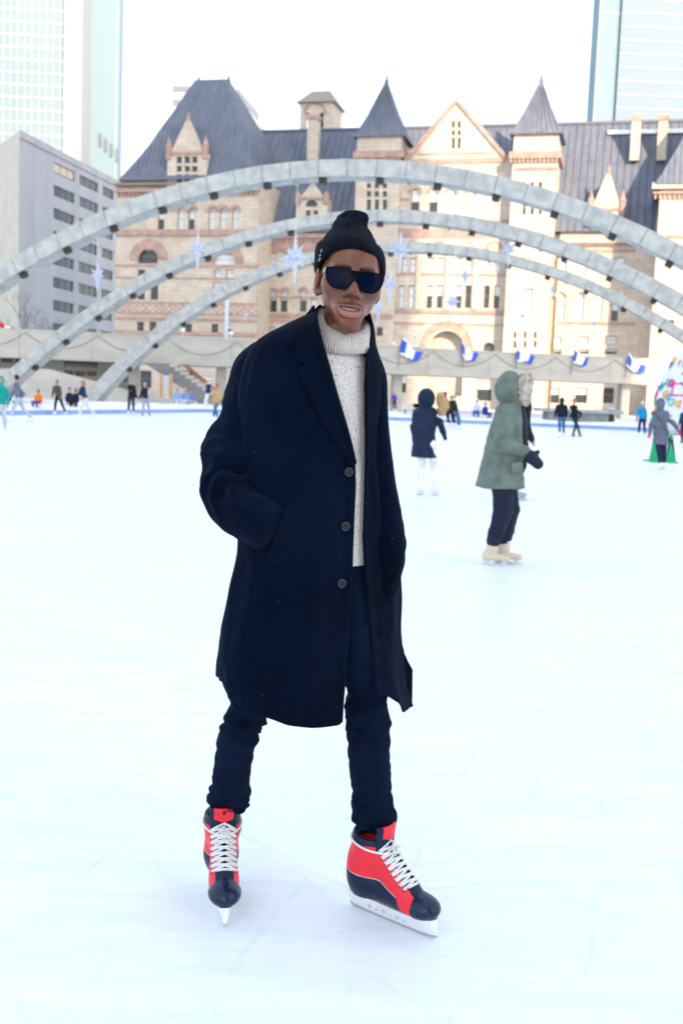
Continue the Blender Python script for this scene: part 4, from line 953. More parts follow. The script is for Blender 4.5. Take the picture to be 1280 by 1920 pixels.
    if hat:
        kind, c = hat
        hq = ((hc-sh)@r, (hc-sh)@f+.006*Hs, hc[2])
        def hatf(P):
            q = rot(P)
            if kind == 'hat':
                d = ell(q, (hq[0], hq[1]-.003*Hs, hq[2]+.012*Hs), (.050*Hs, .060*Hs, .066*Hs)); return np.maximum(d, (hq[2]+.018*Hs)-P[..., 2]-(-.25)*(q[..., 1]-hq[1]))
            if kind == 'pompom':
                d = ell(q, (hq[0], hq[1]-.003*Hs, hq[2]+.012*Hs), (.050*Hs, .060*Hs, .062*Hs)); d = np.maximum(d, (hq[2]+.014*Hs)-P[..., 2]); return np.minimum(d, ell(q, (hq[0], hq[1], hq[2]+.085*Hs), (.022*Hs,)*3))
            if kind == 'hood':
                d = ell(q, (hq[0], hq[1]-.012*Hs, hq[2]+(.004-.06*(hs-1))*Hs), (.064*Hs*hs, .075*Hs*hs, .078*Hs*hs)); d = sm(d, cap(P, hc-np.array([0, 0, .03*Hs])-f*.02*Hs, sh, .05*Hs, .055*Hs), .02*Hs)
                o_ = ell(q, (hq[0], hq[1]+.075*Hs, hq[2]-.003*Hs), (.042*Hs, .06*Hs, .056*Hs)); return ssub(d, o_, .01*Hs)
            d = ell(q, (hq[0], hq[1]-.012*Hs, hq[2]+.010*Hs), (.052*Hs, .060*Hs, .064*Hs))
            if kind == 'longhair': d = sm(d, cap(P, hc-f*.035*Hs, hc-f*.045*Hs-np.array([0, 0, .11*Hs]), .04*Hs, .028*Hs), .02*Hs)
            o_ = ell(q, (hq[0], hq[1]+.055*Hs, hq[2]-.012*Hs), (.042*Hs, .045*Hs, .058*Hs)); return ssub(d, o_, .006*Hs)
        nm_ = {'hat': 'beanie', 'pompom': 'bobble_hat', 'hood': 'hood', 'hair': 'hair', 'longhair': 'hair'}[kind]
        netobj(nm_, hatf, hc-.2*Hs, hc+.17*Hs, h*.85, cloth_m(c, 'headwear'), root)
    if gloves:
        for q in AR_:
            e = q[2]-q[1]; e = e/np.linalg.norm(e)
            netobj('glove', lambda P: sm(cap(P, q[2]-e*.01*Hs, q[2]+e*.055*Hs, .024*Hs, .02*Hs), cap(P, q[2]+e*.01*Hs, q[2]+e*.035*Hs+f*.022*Hs, .011*Hs), .01*Hs), np.minimum(q[2], q[2]+e*.1*Hs)-.06*Hs, np.maximum(q[2], q[2]+e*.1*Hs)+.06*Hs, h*.7, cloth_m(gloves, 'glove'), root)
    if scarf:
        netobj('scarf', lambda P: np.abs(ell(P, sh+np.array([0, 0, .045*Hs]), (.05*Hs, .05*Hs, .03*Hs)))-.012*Hs, sh-.1*Hs, sh+.13*Hs, h*.8, cloth_m(scarf, 'scarf'), root)
    if bag:
        bc = sh-f*.10*Hs-np.array([0, 0, .10*Hs])
        netobj('backpack', lambda P: ell(rot(P), ((bc-sh)@r, (bc-sh)@f, bc[2]), (.075*Hs, .05*Hs, .11*Hs)), bc-.18*Hs, bc+.18*Hs, h, cloth_m(bag, 'bag'), root)
    for q, a in zip(A, (a1, a2)):
        an = q[2]; hl = a+np.array([0, 0, .036*Hs])-f*.02*Hs; to = hl+f*.105*Hs
        def bf(P): return np.maximum(sm(sm(cap(P, an+(q[1]-an)*(crop+.08), an+f*.006*Hs, .030*Hs, .031*Hs), cap(P, an, hl+np.array([0, 0, .012*Hs]), .027*Hs, .026*Hs), .01*Hs), cap(P, hl+np.array([0, 0, .01*Hs]), to+np.array([0, 0, .002]), .024*Hs, .017*Hs), .012*Hs), (.024*Hs)-P[..., 2])
        b_ = netobj('skate', bf, np.minimum(np.minimum(hl, to), an)-.05*Hs, np.maximum(np.maximum(hl, to), an)+.05*Hs, h*.6, mat('skate_%02d_%02d_%02d' % tuple(int(c*99) for c in skate), skate, .45, bump=.1), root)
        p0, p1 = a-f*.04*Hs, a+f*.105*Hs; t_ = r*.003*Hs; z1 = np.array([0, 0, .026*Hs])
        z0_ = z1*.36; mb = MB().hexa([p0-t_, p1-t_, p1+t_, p0+t_, p0-t_+z0_, p1-t_+z0_, p1+t_+z0_, p0+t_+z0_])
        for fa, fb in ((.02, .22), (.66, .86)):
            qa, qb = p0+(p1-p0)*fa+z0_, p0+(p1-p0)*fb+z0_; mb.hexa([qa-t_, qb-t_, qb+t_, qa+t_, qa-t_+z1*.7, qb-t_+z1*.7, qb+t_+z1*.7, qa+t_+z1*.7])
        mb.build('blade', M_steel, b_)
    return dict(root=root, J=J, H=H, h=h, T=T, hc=hc, sh=sh, f=f, r=r, rot=rot, lo=lo, hi=hi, base=base, Hs=Hs, A=A)
BLK = (.012, .014, .022); JEAN = (.05, .12, .26); PJEAN = (.38, .45, .58)
G = 'skaters on the far side of the rink'
skater('skater in a teal hooded jacket cut off by the left edge', (2, 706), (-4, 818), (3, 812), 20, (.01, .30, .28), (.5, .55, .62), hat=('hood', (.01, .30, .28)))
skater('skater in grey hoodie and pale jeans striding at far left, dark hair', (31, 703), (27, 793), (54, 791), -70, (.13, .15, .22), PJEAN, hat=('hair', (.03, .02, .02)), hem=.5, arms=(((24, 738), (20, 748)), ((45, 740), (30, 752))), gloves=BLK)
skater('skater in dark olive jacket and black trousers under the left arch feet', (107, 712), (107, 779), (120, 778), -10, (.07, .07, .07), BLK, hat=('hair', (.02, .02, .02)))
skater('long haired girl in dark top and pale leggings bending forward near the left', (155, 713), (153, 785), (176, 784), -50, (.02, .03, .08), (.55, .6, .72), hat=('longhair', (.30, .16, .08)), arms=(((148, 738), (158, 742)), None), hem=.55)
skater('tall skater all in black holding a smaller skater\'s hand', (247, 711), (243, 778), (248, 777), 175, BLK, (.015, .03, .07), hat=('hair', (.28, .25, .24)), arms=(None, ((256, 742), (259, 748))), hem=.48)
skater('small skater in black jacket and grey leggings holding the tall one\'s hand', (272, 717), (270, 781), (278, 780), 170, (.015, .02, .04), (.30, .32, .42), hat=('hat', (.25, .33, .5)), arms=(((264, 742), (260, 748)), None), skate=(.2, .12, .3))
skater('skater in a camel coat and blue jeans beside the man\'s sleeve', (406, 719), (402, 790), (407, 788), -35, (.48, .31, .15), JEAN, hat=('hair', (.25, .06, .05)), hem=.40, flare=1.15, wide=1.1)
skater('skater in blue and white just beyond the camel coat, white hat', (391, 710), (384, 768), (389, 768), -60, (.02, .04, .12), (.7, .7, .72), hat=('hat', (.75, .76, .8)), z0=.19, scarf=(.7, .72, .75))
PB = 'people resting behind the kerb'
skater('person in a bright orange jacket crouching behind the kerb at left', (72, 730), (70, 769), (76, 769), -20, (.85, .16, .02), (.10, .08, .25), hat=('hair', (.05, .03, .02)), seat=True, z0=.19, group=PB, cat='person', wide=1.1)
skater('crouching person in dark blue bending between two left skaters', (131, 727), (128, 768), (136, 768), 50, (.015, .02, .05), BLK, hat=('hat', BLK), seat=True, z0=.19, group=PB, cat='person')
skater('second crouching person in dark blue just left of the long haired girl', (142, 729), (140, 768), (147, 768), -30, (.01, .02, .06), BLK, hat=('hair', BLK), seat=True, z0=.19, group=PB, cat='person')
skater('seated person in pale blue jacket behind the kerb beside the timber posts', (333, 727), (330, 766), (337, 766), 20, (.25, .36, .62), (.5, .55, .65), hat=('hat', (.3, .2, .3)), seat=True, z0=.19, group=PB, cat='person')
skater('seated person in blue and white leaning beside the staircase foot', (347, 728), (344, 766), (351, 766), -10, (.18, .30, .60), (.6, .65, .72), hat=('hat', (.5, .55, .7)), seat=True, z0=.19, group=PB, cat='person')
skater('seated person in mid blue, rightmost of the blue group by the staircase', (360, 731), (358, 766), (364, 766), -40, (.12, .22, .5), (.4, .5, .7), hat=('hair', (.2, .15, .15)), seat=True, z0=.19, group=PB, cat='person')
skater('person in dark jacket half hidden behind the man\'s sleeve', (428, 722), (426, 772), (431, 772), 180, (.02, .025, .05), BLK, hat=('hair', BLK), z0=.19, group=PB, cat='person')
skater('person in purple jacket standing behind the kerb by the benches', (739, 734), (737, 771), (742, 771), 0, (.10, .06, .42), BLK, hat=('hair', (.3, .2, .15)), z0=.19, group=PB, cat='person')
skater('skater with dark coat falling over and blond hair right of the navy parka', (852, 740), (857, 805), (862, 804), 60, (.02, .025, .035), JEAN, hat=('longhair', (.45, .34, .24)), scarf=(.7, .7, .7), hem=.45)
skater('skater in dark coat leaning away beside the blond one', (846, 742), (849, 800), (853, 799), 200, (.02, .02, .03), BLK, hat=('hair', (.06, .04, .03)), hem=.4)
skater('seated person in white and blue behind the kerb left of the green parka', (894, 748), (889, 788), (898, 788), -20, (.6, .65, .72), (.05, .12, .4), hat=('pompom', (.7, .72, .75)), seat=True, z0=.19, group=PB, cat='person')
skater('seated person in royal blue jacket touching the green parka\'s back', (910, 754), (907, 789), (914, 789), 30, (.01, .04, .38), (.02, .04, .15), hat=('hair', BLK), seat=True, z0=.19, group=PB, cat='person')
skater('skater in black hoodie and blue jeans seen from behind, left of the red hat', (1053, 746), (1045, 819), (1059, 818), 178, (.01, .014, .03), (.035, .12, .28), hat=('hood', (.01, .014, .03)), wide=1.35, hem=.5)
skater('skater in black with a red hat striding right', (1076, 748), (1070, 820), (1089, 819), 130, (.01, .012, .03), (.02, .025, .07), hat=('hat', (.75, .03, .03)), wide=1.2, hem=.5, arms=(((1072, 775), (1066, 785)), ((1088, 775), (1086, 786))), skate=(.03, .03, .04))
skater('child in bright blue jacket and white hat beside the grey coat', (1204, 754), (1192, 822), (1212, 816), 170, (.01, .25, .55), (.015, .02, .05), hat=('pompom', (.7, .74, .8)), wide=1.15, gloves=(.6, .02, .06))
skater('skater in dark blue cut off by the right edge', (1283, 762), (1272, 835), (1288, 828), 190, (.02, .05, .12), (.015, .02, .04), hat=('hair', BLK), gloves=(.7, .03, .15), arms=(((1276, 790), (1268, 800)), None), skate=(.03, .03, .04))
skater('child behind the grey coat with a green skating frame', (1232, 772), (1226, 855), (1236, 852), 175, (.02, .02, .04), (.03, .03, .05), hat=('hood', BLK))
gc = skater('skater in long grey hooded coat seen from behind near the white tree', (1238, 748), (1233, 880), (1247, 879), 176, (.125, .14, .19), (.015, .025, .06), hat=('hood', (.125, .14, .19)), hem=.35, flare=1.12, wide=1.12, res=100, arms=(((1220, 795), (1217, 812)), ((1261, 792), (1270, 806))), group='skaters nearest the camera behind the man', gloves=(.65, .03, .10))
J = gc['J']; MB().tube([J(1224, 770, -.17), J(1238, 790, -.19), J(1254, 812, -.17)], .012, 5).build('strap', mat('dark_strap', (.04, .04, .06), .7), gc['root'])
# green skating frame pushed by the child
gp = ground(1236, 866); o = empty('skating_frame', gp, 0, 'green plastic skating support frame pushed on the ice beside the grey coat', 'skating aid')
mg = mat('green_plastic', (.0, .38, .16), .4); Jf = lambda x, y, d=0: at(x, y, gp[1]+d)-gp
for x0, x1 in ((1223, 1212), (1251, 1262)):
    a, b_, c = Jf(x0, 815), Jf(x1, 848), Jf((x1+1238)/2+(6 if x1 < 1238 else -6), 848)
    MB().prism([(a[0]-.03, a[2]), (a[0]+.05, a[2]), (c[0], .03), (b_[0], .03)], -.25, -.2).build('side_panel', mg, o); MB().box((min(b_[0], c[0]), -.45, 0), (max(b_[0], c[0]), .35, .04)).build('runner', mg, o)
MB().tube([Jf(1223, 815), Jf(1251, 815)], .03, 8).build('handle', mg, o)

# ---- the person in the navy parka (seen from behind)
NG = 'skaters nearest the camera behind the man'
nv = skater('skater in long navy hooded parka with tan fur and white leggings, back turned', (800, 732), (785, 928), (813, 929), 155, (.012, .022, .055), (.80, .81, .86), hem=.36, hat=('hood', (.012, .022, .055)), res=120, tr_w=.95, group=NG, rough=.7, hs=1.3,
       arms=(((775, 800), (778, 828)), ((824, 790), (831, 812))), gloves=(.012, .018, .04), skate=(.74, .75, .78),
       pxp=[(762, 788, 814, 0, .08), (768, 777, 818, 0, .12), (776, 773, 819, 0, .13), (790, 771, 820, 0, .14), (808, 774, 816, 0, .13), (830, 773, 816, 0, .14), (858, 769, 818, 0, .16)])
def fur(P_, a, b_, rr, s):
    d = cap(P_, a, b_, rr); return d+.35*rr*noise3(P_[..., 0]*s, P_[..., 1]*s, P_[..., 2]*s, 9)+.2*rr*noise3(P_[..., 0]*s*2.3, P_[..., 1]*s*2.3, P_[..., 2]*s*2.3, 4)
a, b_ = nv['J'](826, 744, -.02), nv['J'](828, 772, -.02)
netobj('fur_trim', lambda P: fur(P, a, b_, .062, 40), np.minimum(a, b_)-.12, np.maximum(a, b_)+.12, .009, mat('tan_fur', (.50, .32, .18), .95, var=.3, vscale=40, bump=.8, bscale=60), nv['root'], 0)
skater('skater in tan coat and dark hood half hidden by the navy parka', (834, 735), (838, 800), (843, 799), 165, (.46, .28, .14), BLK, hat=('hood', (.03, .035, .06)), hem=.45)

# ---- the person in the green parka
gr = skater('skater in sage green parka with grey fur hood, gliding right with dark mitten out', (957, 697), (917, 1059), (943, 1056), 78, (.135, .175, .150), (.012, .018, .04), hem=.40, hat=None, res=150, tr_w=1.25, crop=.20, group=NG, rough=.7, skate=(.60, .51, .40),
       arms=(((946, 838), (984, 846)), ((940, 832), (978, 852))),
       pxp=[(752, 938, 974, 0, .085), (764, 930, 977, 0, .13), (785, 924, 980, 0, .17), (820, 913, 979, 0, .18), (860, 903, 978, 0, .19), (890, 896, 981, 0, .20), (916, 888, 985, 0, .21)])
J = gr['J']; root = gr['root']; gm = cloth_m((.135, .175, .150))
mm = mat('dark_knit_mitten', (.010, .014, .032), .9, bump=.5, bscale=80)
a, b_, c = J(984, 848, -.13), J(996, 858, -.16), J(1008, 870, -.18)
netobj('mitten', lambda P: sm(sm(cap(P, a, b_, .040, .052), cap(P, b_, c, .054, .047), .02), cap(P, b_+np.array([.0, 0, .01]), b_+np.array([.05, .0, .05]), .02), .01), np.minimum(a, c)-.1, np.maximum(a, c)+.1, .007, mm, root)
s0, s1, s2 = J(949, 776, -.17), J(941, 833, -.2), J(982, 847, -.14)
def slv(P):
    d = sm(cap(P, s0, s1, .088, .082), cap(P, s1, s2, .078, .058), .03)
    return d+.007*ridge(noise3(P[..., 0]*9, P[..., 1]*9, P[..., 2]*16, 11))
netobj('sleeve', slv, np.minimum(np.minimum(s0, s1), s2)-.12, np.maximum(np.maximum(s0, s1), s2)+.12, .011, gm, root)
hcx = J(955, 728)
def hoodf(P):
    d = ell(P, hcx+np.array([-.005, 0, .0]), (.130, .125, .150)); d = sm(d, cap(P, hcx+np.array([.02, 0, -.07]), J(957, 768), .09, .085), .05)
    d = np.maximum(d, (P[..., 0]-hcx[0]-.110)); d = ssub(d, cap(P, hcx+np.array([.07, 0, -.01]), hcx+np.array([.3, 0, -.01]), .092), .01)
    return d+.006*ridge(noise3(P[..., 0]*11, P[..., 1]*11, P[..., 2]*11, 2))
netobj('hood', hoodf, hcx-.26, hcx+.2, .010, gm, root)
mf = mat('grey_blond_fur', (.62, .55, .50), .95, col2=(.34, .27, .23), vscale=22, bump=.9, bscale=50)
def furring(P):
    q = P-(hcx+np.array([.125, 0, 0])).astype(np.float32); R_ = np.sqrt((q[..., 1]/.92)**2+(q[..., 2]*1.0)**2)-.104
    d = np.sqrt(R_**2+(q[..., 0]*.8)**2)-.047; s = 38
    return d+.020*noise3(P[..., 0]*s, P[..., 1]*s, P[..., 2]*s, 9)+.012*noise3(P[..., 0]*90, P[..., 1]*90, P[..., 2]*90, 4)
netobj('fur_trim', furring, hcx-.22+np.array([.13, 0, 0]), hcx+.24+np.array([.13, 0, 0]), .0085, mf, root, 0)
fp_ = [J(958, 868, -.215), J(978, 866, -.19), J(979, 884, -.195), J(959, 887, -.225)]
MB().hexa([p+np.array([0, .03, 0]) for p in (fp_[3], fp_[2])]+[fp_[2]+np.array([0, -.012, 0]), fp_[3]+np.array([0, -.012, 0])]+[p+np.array([0, .03, 0]) for p in (fp_[0], fp_[1])]+[fp_[1]+np.array([0, -.012, 0]), fp_[0]+np.array([0, -.012, 0])]).build('pocket_flap', gm, root)
dk = mat('dark_lining', (.012, .016, .03), .8)
MB().tube([J(974, 752, -.02), J(981, 790, -.03), J(983, 830, -.02), J(981, 870, 0)], [.03, .035, .03, .02], 8).build('coat_placket', dk, root, True)
tr_, wt = mat('white_lace', (.8, .8, .8), .7), None
for q in gr['A']:
    an = q[2]; k_ = (q[1]-an)/np.linalg.norm(q[1]-an); MB().lathe([(.050, -.07), (.058, -.05), (.060, .02), (.052, .05)], 14, an+k_*.105).build('sock', mat('white_sock', (.75, .75, .76), .9, bump=.5, bscale=60), root, True)
    MB().lathe([(.060, -.03), (.074, -.028), (.078, .0), (.073, .032), (.06, .036)], 16, an+k_*.155).build('trouser_cuff', cloth_m((.012, .018, .04)), root, True)
skater('skater in black almost hidden in front of the green parka', (985, 705), (960, 938), (966, 936), 100, (.012, .015, .03), BLK, hat=('hair', (.1, .08, .07)), hem=.4, group=NG, res=80, skate=(.3, .33, .42))

# ================================================================== THE MAN IN THE DARK OVERCOAT
YM = 2.85
ROOT = np.array([-.04, YM, 0.])
man = empty('person', ROOT, 0, 'man in long dark navy overcoat, cream turtleneck, black beanie and sunglasses standing on skates', 'man')
def M(px, py, dy=0.0): return at(px, py, YM+dy)-ROOT
PXM = (at(700, 900, YM)-at(600, 900, YM))[0]/100
def add_nodes_attr(ma, attr, lo, hi, colA, colB, second=None):
    n = ma.node_tree.nodes; L = ma.node_tree.links; b = n['Principled BSDF']
    a = n.new('ShaderNodeAttribute'); a.attribute_name = attr
    mr = n.new('ShaderNodeMapRange'); mr.inputs[1].default_value = lo; mr.inputs[2].default_value = hi; L.new(a.outputs['Fac'], mr.inputs[0])
    mx = n.new('ShaderNodeMix'); mx.data_type = 'RGBA'; L.new(mr.outputs[0], mx.inputs[0])
    src = b.inputs['Base Color'].links[0].from_socket if b.inputs['Base Color'].links else None
    if colA is None:
        if src: L.new(src, mx.inputs[6])
        else: mx.inputs[6].default_value = b.inputs['Base Color'].default_value
    else: mx.inputs[6].default_value = (*colA, 1)
    mx.inputs[7].default_value = (*colB, 1); L.new(mx.outputs[2], b.inputs['Base Color']); return mr
def wool(name, col, lint=True):
    ma = mat(name, col, .95, var=.38, vscale=4.5, bump=.35, bscale=260, sheen=.07, spec=.04, detail=7)
    n = ma.node_tree.nodes; L = ma.node_tree.links; b = n['Principled BSDF']
    b.inputs['Sheen Tint'].default_value = (.35, .45, .70, 1)
    if lint:
        tc_ = n['Texture Coordinate']; v = n.new('ShaderNodeTexVoronoi'); v.inputs['Scale'].default_value = 26; v.feature = 'F1'; L.new(tc_.outputs['Object'], v.inputs[0])
        mr = n.new('ShaderNodeMapRange'); mr.inputs[1].default_value = .045; mr.inputs[2].default_value = .03; L.new(v.outputs['Distance'], mr.inputs[0])
        mx = n.new('ShaderNodeMix'); mx.data_type = 'RGBA'; L.new(mr.outputs[0], mx.inputs[0]); L.new(b.inputs['Base Color'].links[0].from_socket, mx.inputs[6]); mx.inputs[7].default_value = (.05, .07, .12, 1)
        L.new(mx.outputs[2], b.inputs['Base Color'])
    return ma
M_coat = wool('navy_wool', (.0011, .0039, .0134)); M_lapel = wool('navy_wool_lapel', (.0010, .0035, .0120), False)
M_trou = mat('dark_denim', (.0030, .0082, .0255), .9, var=.25, vscale=14, bump=.5, bscale=240, spec=.06, detail=7)
def knit(name, col, nu, nv, speck=0, amp=.5, **k):
    ma = mat(name, col, .92, sheen=.03, spec=.06, **k); n = ma.node_tree.nodes; L = ma.node_tree.links; b = n['Principled BSDF']
    uvn = n.new('ShaderNodeUVMap'); sx = n.new('ShaderNodeSeparateXYZ'); L.new(uvn.outputs[0], sx.inputs[0])
    def wave(sock, f, ph=None):
        q = n.new('ShaderNodeMath'); q.operation = 'MULTIPLY'; L.new(sock, q.inputs[0]); q.inputs[1].default_value = f*2*PI
        if ph is not None:
            a2 = n.new('ShaderNodeMath'); a2.operation = 'ADD'; L.new(q.outputs[0], a2.inputs[0]); L.new(ph, a2.inputs[1]); q = a2
        s = n.new('ShaderNodeMath'); s.operation = 'SINE'; L.new(q.outputs[0], s.inputs[0]); return s.outputs[0]
    wu = wave(sx.outputs[0], nu); ph = n.new('ShaderNodeMath'); ph.operation = 'MULTIPLY'; L.new(wu, ph.inputs[0]); ph.inputs[1].default_value = 1.2
    wv = wave(sx.outputs[1], nv, ph.outputs[0]); ad = n.new('ShaderNodeMath'); ad.operation = 'MULTIPLY_ADD'; L.new(wv, ad.inputs[0]); ad.inputs[1].default_value = .45; L.new(wu, ad.inputs[2])
    bp_ = n.new('ShaderNodeBump'); bp_.inputs['Strength'].default_value = amp; bp_.inputs['Distance'].default_value = .003; L.new(ad.outputs[0], bp_.inputs['Height']); L.new(bp_.outputs[0], b.inputs['Normal'])
    if speck:
        tc_ = n['Texture Coordinate']; v = n.new('ShaderNodeTexNoise'); v.inputs['Scale'].default_value = 190; v.inputs['Detail'].default_value = 2; L.new(tc_.outputs['Object'], v.inputs[0])
        mr = n.new('ShaderNodeMapRange'); mr.inputs[1].default_value = .66; mr.inputs[2].default_value = .72; L.new(v.outputs[0], mr.inputs[0])
        mx = n.new('ShaderNodeMix'); mx.data_type = 'RGBA'; L.new(mr.outputs[0], mx.inputs[0])
        if b.inputs['Base Color'].links: L.new(b.inputs['Base Color'].links[0].from_socket, mx.inputs[6])
        else: mx.inputs[6].default_value = (*col, 1)
        mx.inputs[7].default_value = (.13, .10, .09, 1); L.new(mx.outputs[2], b.inputs['Base Color'])
    return ma
M_sweat = knit('cream_flecked_knit', (.80, .75, .71), 150, 170, 1, .6, var=.12, vscale=120)
M_bean = knit('black_beanie_knit', (.0022, .0045, .0120), 90, 60, 0, .5, var=.3, vscale=60)

# ------------------------------------------------------------------ head
fy, ft, fp = math.radians(6.5), math.radians(5.5), math.radians(2)
Fw = np.array([math.sin(fy)*math.cos(fp), -math.cos(fy)*math.cos(fp), -math.sin(fp)])
Rt = np.array([math.cos(fy), math.sin(fy), 0]); Up = np.cross(Fw, Rt)*-1
Up = Up/np.linalg.norm(Up)*np.sign(Up[2]); Rt2 = Rt*math.cos(ft)-Up*math.sin(ft); Up2 = Up*math.cos(ft)+Rt*math.sin(ft)
HO = M(656.5, 523, -.03)
def hw(V): V = np.asarray(V, float); return HO+V[..., 0:1]*Rt2+V[..., 1:2]*Fw+V[..., 2:3]*Up2
def headf(P):
    Pm = P.copy(); Pm[..., 2] -= 4.0*P[..., 0]**2; Sm = np.stack([np.abs(Pm[..., 0]), Pm[..., 1], Pm[..., 2]], -1)
    X = np.abs(P[..., 0]); S = np.stack([X, P[..., 1], P[..., 2]], -1)
    d = ell(P, (0, -.022, .035), (.0775, .098, .100))
    d = sm(d, ell(P, (0, .020, -.026), (.0625, .072, .083)), .03)
    d = sm(d, cap(S, (.054, .000, -.040), (.042, .018, -.066), .014, .012), .030); d = sm(d, cap(S, (.040, .018, -.066), (.007, .060, -.110), .011, .010), .028)
    d = sm(d, ell(P, (0, .067, -.112), (.018, .019, .017)), .022)
    d = sm(d, ell(S, (.048, .048, -.024), (.026, .023, .024)), .034)
    d = sm(d, cap(S, (.012, .083, .026), (.044, .070, .026), .010, .009), .014)
    d = sm(d, ell(P, (0, .050, .062), (.056, .036, .036)), .03)
    d = ssub(d, ell(S, (.034, .098, .004), (.020, .018, .014)), .012)
    d = sm(d, ell(S, (.034, .072, .002), (.016, .014, .012)), .006)
    d = sm(d, ell(P, (0, .071, -.086), (.039, .026, .031)), .028)
    d = sm(d, cap(P, (0, .084, .012), (0, .113, -.034), .0085, .0120), .012)
    d = sm(d, ell(P, (0, .111, -.039), (.0145, .0135, .0110)), .008)
    d = sm(d, ell(S, (.0175, .097, -.0455), (.0095, .0130, .0085)), .009)
    d = ssub(d, ell(S, (.0088, .110, -.0545), (.0056, .010, .0048)), .003)
    d = ssub(d, cap(P, (0, .106, -.054), (0, .104, -.062), .0030), .004)
    pass
    up = sm(cap(Sm, (0.004, .1040, -.0740), (.020, .0975, -.0765), .0062, .0052), cap(Sm, (.020, .0975, -.0765), (.0328, .0880, -.0800), .0052, .0026), .003)
    lo_ = sm(cap(Sm, (0, .1000, -.0938), (.017, .0955, -.0925), .0084, .0074), cap(Sm, (.017, .0955, -.0920), (.0318, .0885, -.0832), .0078, .0034), .003)
    d = sm(d, up, .007); d = sm(d, lo_, .008)
    mo = ell(Pm, (0.000, .098, -.0832), (.0260, .032, .0026)); d = ssub(d, mo, .003)
    d = ssub(d, ell(P, (0, .094, -.109), (.024, .006, .004)), .008)
    for s in (-.004, .005): d = ssub(d, cap(P, (s, .0925, .022), (s*1.5, .091, .046), .0012), .003)
    Se = S.copy(); Se[..., 0] = np.where(P[..., 0] > 0, S[..., 0]+.0065, S[..., 0]-.001)
    er = ell(Se, (.0825, -.008, -.018), (.0095, .022, .036), [[1, .25, 0], [-.25, 1, .12], [0, -.12, 1]])
    er = ssub(er, ell(Se, (.0920, .002, -.010), (.009, .012, .023)), .004)
    er = sm(er, cap(Se, (.080, .004, -.020), (.079, .006, -.006), .0045), .004)
    er = sm(er, ell(Se, (.0775, .000, -.046), (.006, .010, .010)), .008)
    d = sm(d, er, .006)
    d = sm(d, cap(P, (0, -.018, -.06), (.012, -.030, -.30), .047, .055), .018)
    d = sm(d, cap(S, (.030, .012, -.14), (.012, .020, -.25), .011), .02)
    return d+.0006*noise3(P[..., 0]*60, P[..., 1]*60, P[..., 2]*60, 8)
V, F = nets(headf, (-.100, -.135, -.30), (.100, .130, .145), .0020)
Vs = smoothv(V, F, 3, .5)
_t = np.arctan2(Vs[:, 1]+.022, Vs[:, 0]); _s = np.sin(_t); _e = np.where(_s > 0, .020+.050*np.abs(_s)**1.3, .020-.050*np.abs(_s)**1.2)
_w = np.clip((Vs[:, 2]-_e+.002)/.016, 0, 1)*(Vs[:, 2] > .0)*(np.abs(Vs[:, 0]) < .0795); _w = _w*_w*(3-2*_w)
Vs[:, 0] *= 1-.12*_w; Vs[:, 1] = -.022+(Vs[:, 1]+.022)*(1-.14*_w); Vs[:, 2] -= .012*_w
S = np.abs(Vs[:, 0]); Q = np.stack([S, Vs[:, 1], Vs[:, 2]], -1).astype(np.float32)
Q0 = Q.copy(); Q = Q.copy(); Q[:, 2] -= 4.0*Q[:, 0]**2
lipu = np.minimum(cap(Q, (0, .1040, -.0745), (.020, .0975, -.0768), .0066, .0056), cap(Q, (.020, .0975, -.0768), (.0328, .0880, -.0800), .0058, .0032)); lipl = np.minimum(cap(Q, (0, .1000, -.0950), (.017, .0955, -.0935), .0090, .0082), cap(Q, (.017, .0955, -.0930), (.0318, .0885, -.0834), .0086, .0036))
M_skin = mat('deep_brown_skin', (.140, .043, .022), .34, col2=(.195, .066, .036), vscale=22, bump=.10, bscale=260, sss=.12, spec=.5, detail=7)
add_nodes_attr(M_skin, 'lip_upper', .0012, -.0006, None, (.125, .046, .036)); add_nodes_attr(M_skin, 'lip_lower', .0012, -.0010, None, (.40, .14, .12))
gum = ell(Q, (0.0, .098, -.0832), (.0280, .0325, .0035)); Q = Q0; add_nodes_attr(M_skin, 'mouth_in', .0004, -.0006, None, (.05, .012, .012))
inn = np.where(Vs[:, 1] < .094, gum, 1)
brow = cap(Q, (.014, .090, .017), (.052, .072, .019), .0045, .003); add_nodes_attr(M_skin, 'brow', .0025, -.001, None, (.012, .008, .007))
body = obj('body', hw(Vs), F[:, ::-1].copy(), M_skin, man, True, attrs=dict(lip_upper=lipu, lip_lower=lipl, mouth_in=inn, brow=brow))
# teeth
mb = MB()
for k in range(-4, 5):
    if k == 0: pass
    x = k*.0046; wd = .0019 if abs(k) < 3 else .0018; y = .0945-.10*abs(x)-6*x*x
    p = hw([(x+sx*wd, y+dy, z) for z in (-.0848+4*x*x if abs(k) < 2 else -.0842+4*x*x, -.0780+4*x*x) for sx, dy in ((-1, .0), (1, .0), (1, -.004), (-1, -.004))])
    mb = MB().hexa(list(p)); mb.build('tooth', mat('tooth_enamel', (.78, .76, .72), .25), body, False)
